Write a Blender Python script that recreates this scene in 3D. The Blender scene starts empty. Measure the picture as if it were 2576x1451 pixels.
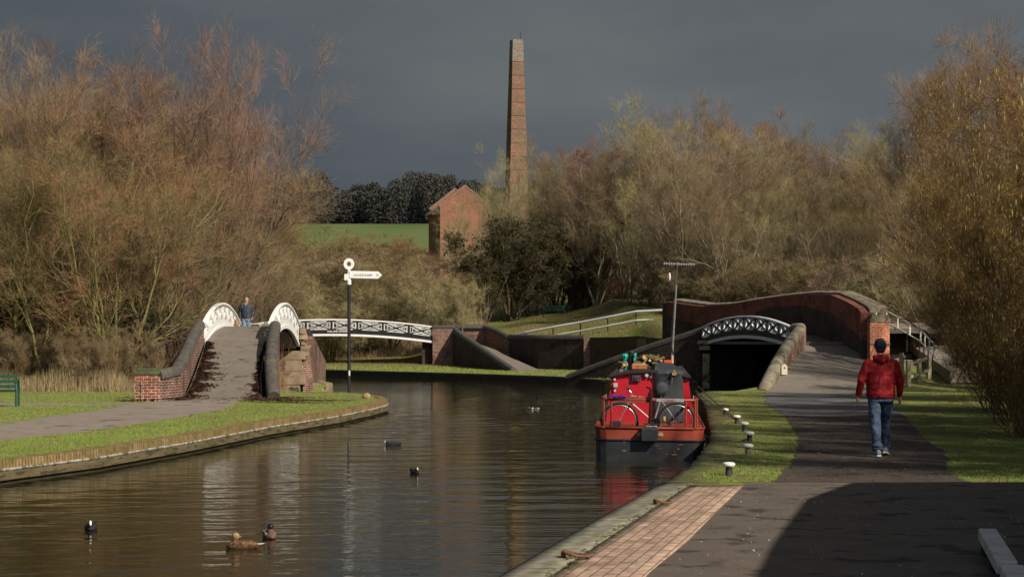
import bpy, math, random
import numpy as np
from mathutils import Vector, Matrix
rnd = random.Random(7)
R = math.radians
S = bpy.context.scene
COL = S.collection

# ---------------------------------------------------------------- camera
F = 4293.0            # focal length in units of a picture 2576 wide; horizon at row 845
EYE = 1.8
cam = bpy.data.cameras.new('camera'); co = bpy.data.objects.new('camera', cam); COL.objects.link(co)
cam.sensor_width = 36; cam.lens = 36*F/2576; cam.shift_y = (845-725.5)/2576
cam.clip_start = 0.1; cam.clip_end = 3000
co.location = (0, 0, EYE); co.rotation_euler = (R(90), 0, 0)
S.camera = co
def PX(x, Y): return (x-1288)*Y/F
def PZ(y, Y): return EYE-(y-845)*Y/F
def P(x, y, Y): return Vector((PX(x, Y), Y, PZ(y, Y)))
def G(x, y, z=0.0):
    Y = F*(EYE-z)/(y-845); return Vector((PX(x, Y), Y, z))

# ---------------------------------------------------------------- light
SUN_AZ, SUN_EL = 42.0, 36.0     # degrees right of straight behind the camera; elevation
w = bpy.data.worlds.new('World'); S.world = w; w.use_nodes = True
nt = w.node_tree; nt.nodes.clear()
out = nt.nodes.new('ShaderNodeOutputWorld'); bg = nt.nodes.new('ShaderNodeBackground')
sky = nt.nodes.new('ShaderNodeTexSky'); sky.sky_type = 'NISHITA'; sky.sun_disc = False
sky.sun_elevation = R(SUN_EL); sky.sun_rotation = R(180-SUN_AZ)
sky.air_density = 1.2; sky.dust_density = 2.0
scl = nt.nodes.new('ShaderNodeVectorMath'); scl.operation = 'SCALE'; scl.inputs['Scale'].default_value = 0.065
nt.links.new(sky.outputs[0], scl.inputs[0])
tc = nt.nodes.new('ShaderNodeTexCoord'); sep = nt.nodes.new('ShaderNodeSeparateXYZ'); nt.links.new(tc.outputs['Generated'], sep.inputs[0])
mp = nt.nodes.new('ShaderNodeMapping'); mp.inputs['Scale'].default_value = (1.0, 1.0, 3.0); nt.links.new(tc.outputs['Generated'], mp.inputs[0])
nz = nt.nodes.new('ShaderNodeTexNoise'); nz.inputs['Scale'].default_value = 3.2; nz.inputs['Detail'].default_value = 4; nz.inputs['Roughness'].default_value = 0.55
nt.links.new(mp.outputs[0], nz.inputs['Vector'])
# storm cloud bank: blue grey, darkest in a wide band ahead and to the left, paler to the right and overhead
cr = nt.nodes.new('ShaderNodeValToRGB'); cr.color_ramp.elements[0].position = 0.30; cr.color_ramp.elements[0].color = (0.070, 0.084, 0.098, 1)
cr.color_ramp.elements[1].position = 0.72; cr.color_ramp.elements[1].color = (0.126, 0.138, 0.146, 1)
ad = nt.nodes.new('ShaderNodeMath'); ad.operation = 'MULTIPLY_ADD'; ad.inputs[1].default_value = 0.55; nt.links.new(sep.outputs['X'], ad.inputs[0]); nt.links.new(nz.outputs['Fac'], ad.inputs[2])
ab = nt.nodes.new('ShaderNodeMath'); ab.operation = 'ABSOLUTE'; nt.links.new(sep.outputs['X'], ab.inputs[0])
nt.links.new(ad.outputs[0], cr.inputs[0])
mr = nt.nodes.new('ShaderNodeMapRange'); mr.inputs['From Min'].default_value = -0.6; mr.inputs['From Max'].default_value = 0.25
mr.inputs['To Min'].default_value = 0.0; mr.inputs['To Max'].default_value = 1.0; nt.links.new(sep.outputs['Y'], mr.inputs['Value'])
mx = nt.nodes.new('ShaderNodeMix'); mx.data_type = 'RGBA'
nt.links.new(mr.outputs[0], mx.inputs[0]); nt.links.new(scl.outputs[0], mx.inputs[6]); nt.links.new(cr.outputs[0], mx.inputs[7])
nt.links.new(mx.outputs[2], bg.inputs['Color']); bg.inputs['Strength'].default_value = 1.0; nt.links.new(bg.outputs[0], out.inputs[0])
sl = bpy.data.lights.new('sun', 'SUN'); sl.energy = 4.9; sl.angle = R(0.53); sl.color = (1.0, 0.91, 0.78)
so = bpy.data.objects.new('sun', sl); COL.objects.link(so)
travel = Vector((-math.sin(R(SUN_AZ))*math.cos(R(SUN_EL)), math.cos(R(SUN_AZ))*math.cos(R(SUN_EL)), -math.sin(R(SUN_EL))))
so.rotation_euler = travel.to_track_quat('-Z', 'Y').to_euler(); so.location = (30, -30, 40)
S.view_settings.view_transform = 'Standard'; S.view_settings.look = 'None'; S.view_settings.exposure = 0.12; S.view_settings.gamma = 1.0
S.view_settings.use_curve_mapping = False

# ---------------------------------------------------------------- helpers
def wm(o):
    m = o.matrix_basis.copy()
    if o.parent: m = wm(o.parent) @ o.matrix_parent_inverse @ m
    return m
def tag(o, label=None, cat=None, group=None, kind=None):
    if label: o['label'] = label
    if cat: o['category'] = cat
    if group: o['group'] = group
    if kind: o['kind'] = kind
    return o
def thing(name, label, cat, loc=(0, 0, 0), group=None):
    o = bpy.data.objects.new(name, None); COL.objects.link(o); o.location = loc; o.empty_display_size = 0.3
    return tag(o, label, cat, group)
def adopt(o, parent):
    o.parent = parent
    if parent: o.matrix_parent_inverse = wm(parent).inverted()
def dup(root, loc=None, rz=None, scale=None, label=None, group=None):
    kids = [k for k in bpy.data.objects if k.parent == root]
    r = root.copy(); COL.objects.link(r)
    if loc is not None: r.location = loc
    if rz is not None: r.rotation_euler = (0, 0, rz)
    if scale is not None: r.scale = scale
    if label: r['label'] = label
    if group: r['group'] = group
    for k in kids:
        c = k.copy(); COL.objects.link(c); c.parent = r
        for g in [g for g in bpy.data.objects if g.parent == k]:
            d = g.copy(); COL.objects.link(d); d.parent = c
    return r

class MB:
    def __init__(s): s.v = []; s.f = []; s.uv = None
    def add(s, vs, fs):
        o = len(s.v); s.v += [tuple(v) for v in vs]; s.f += [tuple(i+o for i in f) for f in fs]
    def box(s, c, d, rz=0, taper=1.0):
        x, y, z = d[0]/2, d[1]/2, d[2]/2; cs, sn = math.cos(rz), math.sin(rz); vs = []
        for k, (a, b, e) in enumerate([(-1,-1,-1),(1,-1,-1),(1,1,-1),(-1,1,-1),(-1,-1,1),(1,-1,1),(1,1,1),(-1,1,1)]):
            t = taper if e > 0 else 1
            X, Y = a*x*t, b*y*t; vs.append((c[0]+X*cs-Y*sn, c[1]+X*sn+Y*cs, c[2]+e*z))
        s.add(vs, [(0,3,2,1),(4,5,6,7),(0,1,5,4),(1,2,6,5),(2,3,7,6),(3,0,4,7)]); return s
    def bar(s, a, b, w, h, side=None):
        a = Vector(a); b = Vector(b); d = (b-a).normalized()
        side = Vector(side) if side is not None else (Vector((0,0,1)).cross(d) if abs(d.z) < .95 else Vector((1,0,0)))
        side = (side - d*side.dot(d)).normalized(); up = d.cross(side)
        vs = [p + side*(sx*w/2) + up*(sy*h/2) for p in (a, b) for sx, sy in ((-1,-1),(1,-1),(1,1),(-1,1))]
        s.add(vs, [(0,1,2,3),(7,6,5,4),(0,4,5,1),(1,5,6,2),(2,6,7,3),(3,7,4,0)]); return s
    def tube(s, pts, r, n=8, cap=True):
        pts = [Vector(p) for p in pts]; m = len(pts); rr = r if isinstance(r, (list, tuple)) else [r]*m
        rings = []; side = None
        for i, p in enumerate(pts):
            d = (pts[min(i+1, m-1)]-pts[max(i-1, 0)])
            d = d.normalized() if d.length > 1e-9 else Vector((0,0,1))
            if side is None: side = d.cross(Vector((0,0,1))) if abs(d.z) < .9 else d.cross(Vector((1,0,0)))
            side = (side-d*side.dot(d)).normalized(); up = d.cross(side)
            rings.append([p+side*math.cos(2*math.pi*k/n)*rr[i]+up*math.sin(2*math.pi*k/n)*rr[i] for k in range(n)])
        s.loft(rings, cap); return s
    def loft(s, rings, cap=True, closed=True):
        n = len(rings[0]); vs = [v for r in rings for v in r]; fs = []
        for i in range(len(rings)-1):
            for k in range(n if closed else n-1):
                k2 = (k+1) % n; fs.append((i*n+k, i*n+k2, (i+1)*n+k2, (i+1)*n+k))
        if cap: fs.append(tuple(range(n-1, -1, -1))); fs.append(tuple((len(rings)-1)*n+k for k in range(n)))
        s.add(vs, fs); return s
    def lathe(s, prof, c=(0,0,0), n=20):
        rings = [[(c[0]+r*math.cos(2*math.pi*k/n), c[1]+r*math.sin(2*math.pi*k/n), c[2]+z) for k in range(n)] for r, z in prof]
        s.loft(rings); return s
    def ell(s, c, r, n=14, m=9, rot=None):
        rings = []
        for i in range(m):
            t = math.pi*(i+.02)/(m-1+.04) - math.pi/2
            ring = []
            for k in range(n):
                a = 2*math.pi*k/n; p = Vector((math.cos(t)*math.cos(a)*r[0], math.cos(t)*math.sin(a)*r[1], math.sin(t)*r[2]))
                if rot is not None: p = rot @ p
                ring.append(Vector(c)+p)
            rings.append(ring)
        s.loft(rings); return s
    def prism(s, poly, z0, z1):
        n = len(poly); s.loft([[(p[0], p[1], z0) for p in poly], [(p[0], p[1], z1) for p in poly]]); return s
    def sweep(s, pts, prof, closed=False):
        """profile (lateral, up) swept along points, kept upright"""
        pts = [Vector(p) for p in pts]; m = len(pts); rings = []
        for i, p in enumerate(pts):
            a, b = pts[max(i-1,0)], pts[min(i+1,m-1)]
            d = Vector((b.x-a.x, b.y-a.y, 0)).normalized(); side = Vector((d.y, -d.x, 0))
            rings.append([p+side*l+Vector((0,0,u)) for l, u in prof])
        s.loft(rings); return s
    def wall(s, pts, th, side=1):
        """pts (x,y,zb,zt); thickness grows to the side (right of travel = +1)"""
        rings = []
        m = len(pts)
        for i, p in enumerate(pts):
            a, b = pts[max(i-1,0)], pts[min(i+1,m-1)]
            d = Vector((b[0]-a[0], b[1]-a[1], 0)).normalized(); n_ = Vector((d.y, -d.x, 0))*th*side
            rings.append([(p[0], p[1], p[2]), (p[0]+n_.x, p[1]+n_.y, p[2]), (p[0]+n_.x, p[1]+n_.y, p[3]), (p[0], p[1], p[3])])
        s.loft(rings); return s
    def build(s, name, mat=None, parent=None, smooth=False, bevel=0, local=False, uvs=None):
        me = bpy.data.meshes.new(name); me.from_pydata([tuple(v) for v in s.v], [], s.f); me.update()
        o = finish(me, name, mat, parent, smooth, bevel, local)
        return o
def finish(me, name, mat, parent, smooth=False, bevel=0, local=False):
    import bmesh
    bm = bmesh.new(); bm.from_mesh(me); bmesh.ops.recalc_face_normals(bm, faces=bm.faces); bm.to_mesh(me); bm.free()
    boxuv(me)
    o = bpy.data.objects.new(name, me); COL.objects.link(o)
    if mat: me.materials.append(mat)
    if smooth:
        me.polygons.foreach_set('use_smooth', [True]*len(me.polygons))
        md = o.modifiers.new('split', 'EDGE_SPLIT') if smooth == 'auto' else None
        if md: md.split_angle = R(40)
    if bevel:
        b = o.modifiers.new('bevel', 'BEVEL'); b.width = bevel; b.segments = 2; b.limit_method = 'ANGLE'
    if parent is not None:
        if local: o.parent = parent
        else: adopt(o, parent)
    return o
def boxuv(me):
    if me.uv_layers: return
    uv = me.uv_layers.new(name='UVMap'); n = len(me.loops)
    if n == 0: return
    vi = np.empty(n, np.int32); me.loops.foreach_get('vertex_index', vi)
    co_ = np.empty(len(me.vertices)*3, np.float32); me.vertices.foreach_get('co', co_); co_ = co_.reshape(-1, 3)
    nf = len(me.polygons); nn = np.empty(nf*3, np.float32); me.polygons.foreach_get('normal', nn); nn = nn.reshape(-1, 3)
    lt = np.empty(nf, np.int32); me.polygons.foreach_get('loop_total', lt)
    N = np.repeat(nn, lt, axis=0); C = co_[vi]
    flat = np.abs(N[:, 2]) > .75
    h = np.sqrt(N[:, 0]**2+N[:, 1]**2)+1e-6
    u = np.where(flat, C[:, 0], (-N[:, 1]*C[:, 0]+N[:, 0]*C[:, 1])/h); v = np.where(flat, C[:, 1], C[:, 2])
    uv.data.foreach_set('uv', np.stack([u, v], 1).ravel())
def rawmesh(name, verts, faces_flat, sizes):
    """fast mesh from numpy: verts (n,3), flat loop indices, loop counts"""
    me = bpy.data.meshes.new(name)
    me.vertices.add(len(verts)); me.vertices.foreach_set('co', np.asarray(verts, np.float32).ravel())
    me.loops.add(len(faces_flat)); me.loops.foreach_set('vertex_index', np.asarray(faces_flat, np.int32))
    me.polygons.add(len(sizes)); st = np.concatenate([[0], np.cumsum(sizes)[:-1]]).astype(np.int32)
    me.polygons.foreach_set('loop_start', st); me.update(calc_edges=True); me.validate()
    return me
def remeshed(mb, name, mat, parent, voxel=0.01, smooth_it=4, local=False, folds=0):
    me = bpy.data.meshes.new(name); me.from_pydata([tuple(v) for v in mb.v], [], mb.f); me.update()
    t = bpy.data.objects.new('tmp', me); COL.objects.link(t)
    m = t.modifiers.new('r', 'REMESH'); m.mode = 'VOXEL'; m.voxel_size = voxel
    if smooth_it:
        sm = t.modifiers.new('s', 'SMOOTH'); sm.iterations = smooth_it; sm.factor = .5
    if folds:
        for sc_, st_ in ((.16, folds), (.05, folds*.35)):
            tx = bpy.data.textures.new('folds', 'CLOUDS'); tx.noise_scale = sc_; tx.noise_depth = 1
            dm = t.modifiers.new('d', 'DISPLACE'); dm.texture = tx; dm.strength = st_; dm.mid_level = .5
    dg = bpy.context.evaluated_depsgraph_get(); dg.update()
    me2 = bpy.data.meshes.new_from_object(t.evaluated_get(dg)); me2.name = name
    bpy.data.objects.remove(t)
    me2.materials.clear(); me2.materials.append(mat)
    me2.polygons.foreach_set('use_smooth', [True]*len(me2.polygons))
    o = bpy.data.objects.new(name, me2); COL.objects.link(o)
    if parent is not None:
        if local: o.parent = parent
        else: adopt(o, parent)
    return o
def text_mesh(name, txt, size, mat, parent, origin, xdir, updir, depth=.004, width=None):
    c = bpy.data.curves.new('t', 'FONT'); c.body = txt; c.size = size; c.extrude = depth; c.align_x = 'LEFT'
    c.offset = size*.02
    t = bpy.data.objects.new('tmp', c); COL.objects.link(t)
    dg = bpy.context.evaluated_depsgraph_get(); dg.update()
    me = bpy.data.meshes.new_from_object(t.evaluated_get(dg)); bpy.data.objects.remove(t)
    x = Vector(xdir).normalized(); u = Vector(updir).normalized(); n = x.cross(u)
    xs = [v.co.x for v in me.vertices]; k = 1.0
    if width: k = width/(max(xs)-min(xs))
    for v in me.vertices:
        v.co = Vector(origin)+x*v.co.x*k+u*v.co.y+n*v.co.z
    me.materials.clear(); me.materials.append(mat)
    o = bpy.data.objects.new(name, me); COL.objects.link(o); adopt(o, parent); return o

# ---------------------------------------------------------------- materials
def lin(r, g, b):
    f = lambda c: (c/255/12.92) if c/255 <= .04045 else ((c/255+.055)/1.055)**2.4
    return (f(r), f(g), f(b))
MATS = {}
def mat(name, c1, c2=None, scale=4, rough=.8, bump=0, bscale=None, c3=None, s3=30, t3=.62, metal=0, coord='pos', spec=.3, aniso=None, lo=.35, hi=.65, rand=0.0, transl=0):
    if name in MATS: return MATS[name]
    m = bpy.data.materials.new(name); m.use_nodes = True; n = m.node_tree; b = n.nodes['Principled BSDF']; L = n.links
    b.inputs['Roughness'].default_value = rough; b.inputs['Metallic'].default_value = metal; b.inputs['Specular IOR Level'].default_value = spec
    MATS[name] = m
    c2 = c2 or tuple(x*.75 for x in c1)
    if coord == 'pos': vec = n.nodes.new('ShaderNodeNewGeometry').outputs['Position']
    elif coord == 'uv': vec = n.nodes.new('ShaderNodeUVMap').outputs[0]
    else: vec = n.nodes.new('ShaderNodeTexCoord').outputs['Object']
    if aniso:
        q = n.nodes.new('ShaderNodeMapping'); q.inputs['Scale'].default_value = aniso; L.new(vec, q.inputs[0]); vec = q.outputs[0]
    t = n.nodes.new('ShaderNodeTexNoise'); t.inputs['Scale'].default_value = scale; t.inputs['Detail'].default_value = 6; t.inputs['Roughness'].default_value = .6; L.new(vec, t.inputs['Vector'])
    r = n.nodes.new('ShaderNodeValToRGB'); r.color_ramp.elements[0].position = lo; r.color_ramp.elements[1].position = hi
    r.color_ramp.elements[0].color = (*c1, 1); r.color_ramp.elements[1].color = (*c2, 1); L.new(t.outputs['Fac'], r.inputs[0]); col = r.outputs[0]
    if c3:
        t2 = n.nodes.new('ShaderNodeTexNoise'); t2.inputs['Scale'].default_value = s3; t2.inputs['Detail'].default_value = 5; L.new(vec, t2.inputs['Vector'])
        r2 = n.nodes.new('ShaderNodeValToRGB'); r2.color_ramp.elements[0].position = t3-.04; r2.color_ramp.elements[1].position = t3+.04; L.new(t2.outputs['Fac'], r2.inputs[0])
        x = n.nodes.new('ShaderNodeMix'); x.data_type = 'RGBA'; L.new(r2.outputs[0], x.inputs[0]); L.new(col, x.inputs[6]); x.inputs[7].default_value = (*c3, 1); col = x.outputs[2]
    if rand:
        oi = n.nodes.new('ShaderNodeObjectInfo'); mr_ = n.nodes.new('ShaderNodeMapRange'); mr_.inputs['To Min'].default_value = 1-rand; mr_.inputs['To Max'].default_value = 1+rand; L.new(oi.outputs['Random'], mr_.inputs['Value'])
        vm = n.nodes.new('ShaderNodeVectorMath'); vm.operation = 'SCALE'; L.new(col, vm.inputs[0]); L.new(mr_.outputs[0], vm.inputs['Scale']); col = vm.outputs[0]
    L.new(col, b.inputs['Base Color'])
    if bump:
        tb = n.nodes.new('ShaderNodeTexNoise'); tb.inputs['Scale'].default_value = bscale or scale*6; tb.inputs['Detail'].default_value = 5; L.new(vec, tb.inputs['Vector'])
        bp = n.nodes.new('ShaderNodeBump'); bp.inputs['Strength'].default_value = bump; bp.inputs['Distance'].default_value = .03; L.new(tb.outputs['Fac'], bp.inputs['Height']); L.new(bp.outputs[0], b.inputs['Normal'])
    return m
def brick(name, ca, cb, mortar, bw=.225, rh=.075, ms=.011, dirt=None, rough=.85, rot=0, dirtscale=1.2, dlo=.45, dhi=.65, off=.5):
    m = bpy.data.materials.new(name); m.use_nodes = True; n = m.node_tree; b = n.nodes['Principled BSDF']; L = n.links; MATS[name] = m
    b.inputs['Roughness'].default_value = rough; b.inputs['Specular IOR Level'].default_value = .25
    uv = n.nodes.new('ShaderNodeUVMap').outputs[0]
    if rot:
        q = n.nodes.new('ShaderNodeMapping'); q.inputs['Rotation'].default_value = (0, 0, rot); L.new(uv, q.inputs[0]); uv = q.outputs[0]
    t = n.nodes.new('ShaderNodeTexBrick'); t.inputs['Scale'].default_value = 1; t.inputs['Brick Width'].default_value = bw; t.inputs['Row Height'].default_value = rh
    t.inputs['Mortar Size'].default_value = ms; t.inputs['Mortar Smooth'].default_value = .3; t.inputs['Bias'].default_value = 0; t.offset = off
    t.inputs['Color1'].default_value = (*ca, 1); t.inputs['Color2'].default_value = (*cb, 1); t.inputs['Mortar'].default_value = (*mortar, 1); L.new(uv, t.inputs['Vector'])
    col = t.outputs[0]
    pos = n.nodes.new('ShaderNodeNewGeometry').outputs['Position']
    if dirt:
        z = n.nodes.new('ShaderNodeTexNoise'); z.inputs['Scale'].default_value = dirtscale; z.inputs['Detail'].default_value = 7; z.inputs['Roughness'].default_value = .65; L.new(pos, z.inputs['Vector'])
        r = n.nodes.new('ShaderNodeMapRange'); r.inputs['From Min'].default_value = dlo; r.inputs['From Max'].default_value = dhi; r.inputs['To Max'].default_value = .85; L.new(z.outputs['Fac'], r.inputs['Value'])
        x = n.nodes.new('ShaderNodeMix'); x.data_type = 'RGBA'; L.new(r.outputs[0], x.inputs[0]); L.new(col, x.inputs[6]); x.inputs[7].default_value = (*dirt, 1); col = x.outputs[2]
    z2 = n.nodes.new('ShaderNodeTexNoise'); z2.inputs['Scale'].default_value = 9; z2.inputs['Detail'].default_value = 4; L.new(pos, z2.inputs['Vector'])
    r2 = n.nodes.new('ShaderNodeMapRange'); r2.inputs['From Min'].default_value = .3; r2.inputs['From Max'].default_value = .7; r2.inputs['To Min'].default_value = .65; r2.inputs['To Max'].default_value = 1.3; L.new(z2.outputs['Fac'], r2.inputs['Value'])
    vm = n.nodes.new('ShaderNodeVectorMath'); vm.operation = 'SCALE'; L.new(col, vm.inputs[0]); L.new(r2.outputs[0], vm.inputs['Scale'])
    L.new(vm.outputs[0], b.inputs['Base Color'])
    bp = n.nodes.new('ShaderNodeBump'); bp.inputs['Strength'].default_value = .6; bp.inputs['Distance'].default_value = .012; bp.invert = True; L.new(t.outputs['Fac'], bp.inputs['Height']); L.new(bp.outputs[0], b.inputs['Normal'])
    return m
M_grass = mat('grass', (.145,.17,.035), (.19,.205,.055), .9, .9, .5, 60, c3=(.14,.105,.055), s3=2.2, t3=.57)
M_gfar = mat('meadow_grass', (.075,.115,.02), (.20,.17,.07), .35, .95, .4, 20, c3=(.17,.12,.06), s3=2.2, t3=.6)
M_blade = mat('grass_blade', (.145,.205,.034), (.215,.265,.058), 1.1, .8, coord='pos', c3=(.21,.165,.08), s3=2.6, t3=.59)
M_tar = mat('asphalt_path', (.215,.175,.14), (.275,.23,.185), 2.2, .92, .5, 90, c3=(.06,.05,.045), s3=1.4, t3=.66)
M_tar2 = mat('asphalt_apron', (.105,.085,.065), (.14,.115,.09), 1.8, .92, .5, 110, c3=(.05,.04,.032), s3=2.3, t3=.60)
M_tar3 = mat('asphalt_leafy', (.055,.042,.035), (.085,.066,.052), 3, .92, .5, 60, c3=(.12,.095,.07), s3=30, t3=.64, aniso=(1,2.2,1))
M_pathN = mat('asphalt_grey', (.11,.108,.105), (.15,.145,.14), 2, .9, .5, 90)
M_soil = mat('soil', (.07,.05,.03), (.13,.095,.055), .6, .95, .6, 14, c3=(.07,.08,.025), s3=1.2, t3=.58)
M_white = mat('white_paint', (.78,.78,.76), (.62,.62,.60), 5, .5, .15, 30, spec=.4, lo=.5, hi=.8)
M_black = mat('black_paint', (.012,.012,.014), (.022,.022,.024), 3, .45, .1, 30, spec=.4)
M_stone = mat('weathered_stone', (.20,.15,.095), (.33,.25,.16), 2.5, .9, .6, 25, c3=(.06,.045,.035), s3=3.5, t3=.6)
M_coping = mat('blue_brick_coping', (.055,.055,.05), (.085,.08,.068), 2.5, .7, .5, 16, c3=(.12,.115,.08), s3=9, t3=.62)
M_slab = mat('coping_slab', (.20,.18,.15), (.14,.13,.105), 1.8, .9, .4, 40, c3=(.09,.10,.045), s3=3, t3=.62)
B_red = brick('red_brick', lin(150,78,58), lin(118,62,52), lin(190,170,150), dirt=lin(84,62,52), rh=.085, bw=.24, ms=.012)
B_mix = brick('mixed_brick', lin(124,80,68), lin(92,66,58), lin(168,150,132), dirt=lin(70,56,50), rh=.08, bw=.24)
B_dark = brick('dark_brick', lin(74,58,50), lin(56,47,43), lin(84,74,64), dirt=lin(44,40,34), rh=.08, ms=.009)  # darkest brick mix, shared by ramp walls, retaining wall and road bridge
B_rust = brick('rust_red_brick', lin(136,70,50), lin(108,58,46), lin(120,100,88), dirt=lin(74,44,38), rh=.08, ms=.009)
B_bright = brick('orange_brick', lin(198,112,76), lin(176,94,66), lin(205,175,150), rh=.08, ms=.011, dirt=lin(150,104,76), dlo=.5, dhi=.75)
B_chim = brick('chimney_brick', lin(140,98,74), lin(112,78,62), lin(140,124,106), dirt=lin(100,92,78), bw=.3, rh=.1, ms=.010, dirtscale=1.1, dlo=.42, dhi=.62)
# ---------------------------------------------------------------- terrain functions
def interp(x, tab):
    if x <= tab[0][0]: return tab[0][1]
    for (a, va), (b, vb) in zip(tab, tab[1:]):
        if x <= b: return va+(vb-va)*(x-a)/(b-a) if b > a else vb
    return tab[-1][1]
def sm(x, a, b):
    t = min(1, max(0, (x-a)/(b-a))); return t*t*(3-2*t)
WATER = -0.45
NL = [(-6,-3.8),(5,-1.9),(12.77,-.04),(16,.716),(19.4,1.53),(22.2,2.2),(24.3,2.63),(29.05,3.4),(32.9,3.85),(35.8,4.15),(45,5.1),(53,5.75),(56,6.6),(56.9,8.3),(58.4,8.85),(60.5,9.5),(63,10.35),(66,11.1)]
def h_near(x, y):
    z = interp(y, [(54,0),(56.5,.03),(58.4,.27),(60.5,.66),(63,1.10),(66,1.45)])*sm(x, 7.6, 8.4)
    z -= max(0, y-55)*.04*sm(x, 12.8, 14.5)
    z += .10*sm(x, 8, 20)*sm(y, 20, 30)
    return z+.012*math.sin(x*1.3+y*.7)*sm(y, 22, 25)
LR = [(2,-16),(14,-11.5),(20,-9.4),(26,-7.75),(28.4,-6.97),(32.5,-6.2),(38,-5.45),(43.3,-4.4),(47,-3.95),(49.8,-3.72),(51.5,-3.78),(53.5,-4.1),(55.5,-4.7),(57.2,-5.6),(57.9,-7.2),(58,-7.8),(58.05,-13.2),(65.8,-13.2),(65.9,-7.9),(67.4,-7.35),(68.8,-7.25),(71,-7.9),(79,-9.2),(84,-13)]
def h_left(x, y):
    z = -.10+.02*math.sin(x*.9)*math.sin(y*.6)
    z += 1.2*sm(-x, 14, 30)*sm(y, 57, 80)
    return z
FY = [(-90,106),(-20,101),(-11.7,98.6),(-1.9,87),(2.5,80.5),(4.2,74.3),(8.0,73.0),(8.6,75.2),(10.5,76.6),(13,78),(24,83),(40,90),(90,102)]
YW = [(-90,106.5),(-1.7,106),(-.2,103),(1.5,97.5),(4.1,95),(6.7,89.5),(7.7,82),(9,84),(24,90),(40,97),(90,110)]
def h_far(x, y):
    yw = interp(x, YW)
    hl = interp(y, [(86,-.14),(98,-.12),(104,.0),(112,.6),(130,2.6),(160,5.4),(186,8.2),(205,12.2),(225,15.6),(240,17.6),(262,19),(400,19)])
    if y <= yw+.01: hr = -.13+.0*x
    else: hr = 1.6+.052*(y-yw)+.45*sm(x, 2.5, 8.5)*sm(y, yw-1, yw+6)
    hr = max(hr, interp(y, [(130,1.0),(160,6.2),(190,10),(240,17),(262,19),(400,19)])) if y > 125 else hr
    k = sm(x, -7, -1.7) if y > 107 else (0 if x < -1.7 else 1)
    z = hl*(1-k)+hr*k
    if y > yw+2: z += .12*math.sin(x*.5+1)*math.sin(y*.33)
    return z
def ground(x, y):
    if y < 70 and x > interp(y, NL): return h_near(x, y)
    if x < interp(y, LR) and y < 84: return h_left(x, y)
    return h_far(x, y)

def grid(name, rows, mat_, kind='structure', skirt=-1.3, uvs=None, parent=None):
    """rows: list of lists of points, equal length; skirt drops the outline down"""
    nr, nc = len(rows), len(rows[0]); V = [p for r in rows for p in r]; Fc = []
    for i in range(nr-1):
        for j in range(nc-1): Fc.append((i*nc+j, i*nc+j+1, (i+1)*nc+j+1, (i+1)*nc+j))
    if skirt is not None:
        ring = [j for j in range(nc)]+[i*nc+nc-1 for i in range(1, nr)]+[(nr-1)*nc+j for j in range(nc-2, -1, -1)]+[i*nc for i in range(nr-2, 0, -1)]
        o = len(V); V += [(V[k][0], V[k][1], skirt) for k in ring]; n = len(ring)
        for k in range(n): Fc.append((ring[k], o+k, o+(k+1) % n, ring[(k+1) % n]))
    me = bpy.data.meshes.new(name); me.from_pydata([tuple(v) for v in V], [], Fc); me.update()
    if uvs:
        U = [p for r in uvs for p in r]; U += [(0, 0)]*(len(V)-len(U)); ul = me.uv_layers.new(name='UVMap')
        for l in me.loops: ul.data[l.index].uv = U[l.vertex_index]
    o = finish(me, name, mat_, parent)
    me.polygons.foreach_set('use_smooth', [True]*(len(me.polygons)))
    if skirt is not None:
        for p in list(me.polygons)[(nr-1)*(nc-1):]: p.use_smooth = False
    if kind and parent is None: o['kind'] = kind
    return o
def frange(a, b, s):
    n = max(1, int(round((b-a)/s))); return [a+(b-a)*i/n for i in range(n+1)]
def rowsheet(name, ys, xl, xr, hf, dz, mat_, nc=8, jit=0, seed=1, gam=1.0, **k):
    r = random.Random(seed); rows = []; uvs = []
    for y in ys:
        a = xl(y)+(r.uniform(-jit, jit)); b = xr(y)+(r.uniform(-jit, jit)); row = []; uu = []
        for j in range(nc):
            t = (j/(nc-1))**gam; x = a+(b-a)*t; row.append((x, y, hf(x, y)+dz)); uu.append((y*1.03, (x-a)))
        rows.append(row); uvs.append(uu)
    return grid(name, rows, mat_, uvs=uvs, **k)

# water
wmt = bpy.data.materials.new('canal_water'); wmt.use_nodes = True; n = wmt.node_tree; b = n.nodes['Principled BSDF']; L = n.links
b.inputs['Base Color'].default_value = (.016, .014, .005, 1); b.inputs['Roughness'].default_value = .025; b.inputs['IOR'].default_value = 1.333; b.inputs['Specular IOR Level'].default_value = .5
g = n.nodes.new('ShaderNodeNewGeometry'); q = n.nodes.new('ShaderNodeMapping'); q.inputs['Scale'].default_value = (.85, 4.8, 1); q.inputs['Rotation'].default_value = (0, 0, R(3)); L.new(g.outputs['Position'], q.inputs[0])
t1 = n.nodes.new('ShaderNodeTexNoise'); t1.inputs['Scale'].default_value = 1.5; t1.inputs['Detail'].default_value = 3; t1.inputs['Roughness'].default_value = .6; L.new(q.outputs[0], t1.inputs['Vector'])
t2 = n.nodes.new('ShaderNodeTexNoise'); t2.inputs['Scale'].default_value = .09; t2.inputs['Detail'].default_value = 3; L.new(g.outputs['Position'], t2.inputs['Vector'])
r2 = n.nodes.new('ShaderNodeMapRange'); r2.inputs['From Min'].default_value = .35; r2.inputs['From Max'].default_value = .65; r2.inputs['To Min'].default_value = .04; r2.inputs['To Max'].default_value = .10; L.new(t2.outputs['Fac'], r2.inputs['Value'])
bp = n.nodes.new('ShaderNodeBump'); bp.inputs['Distance'].default_value = .085; L.new(r2.outputs[0], bp.inputs['Strength']); L.new(t1.outputs['Fac'], bp.inputs['Height']); L.new(bp.outputs[0], b.inputs['Normal'])
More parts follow.
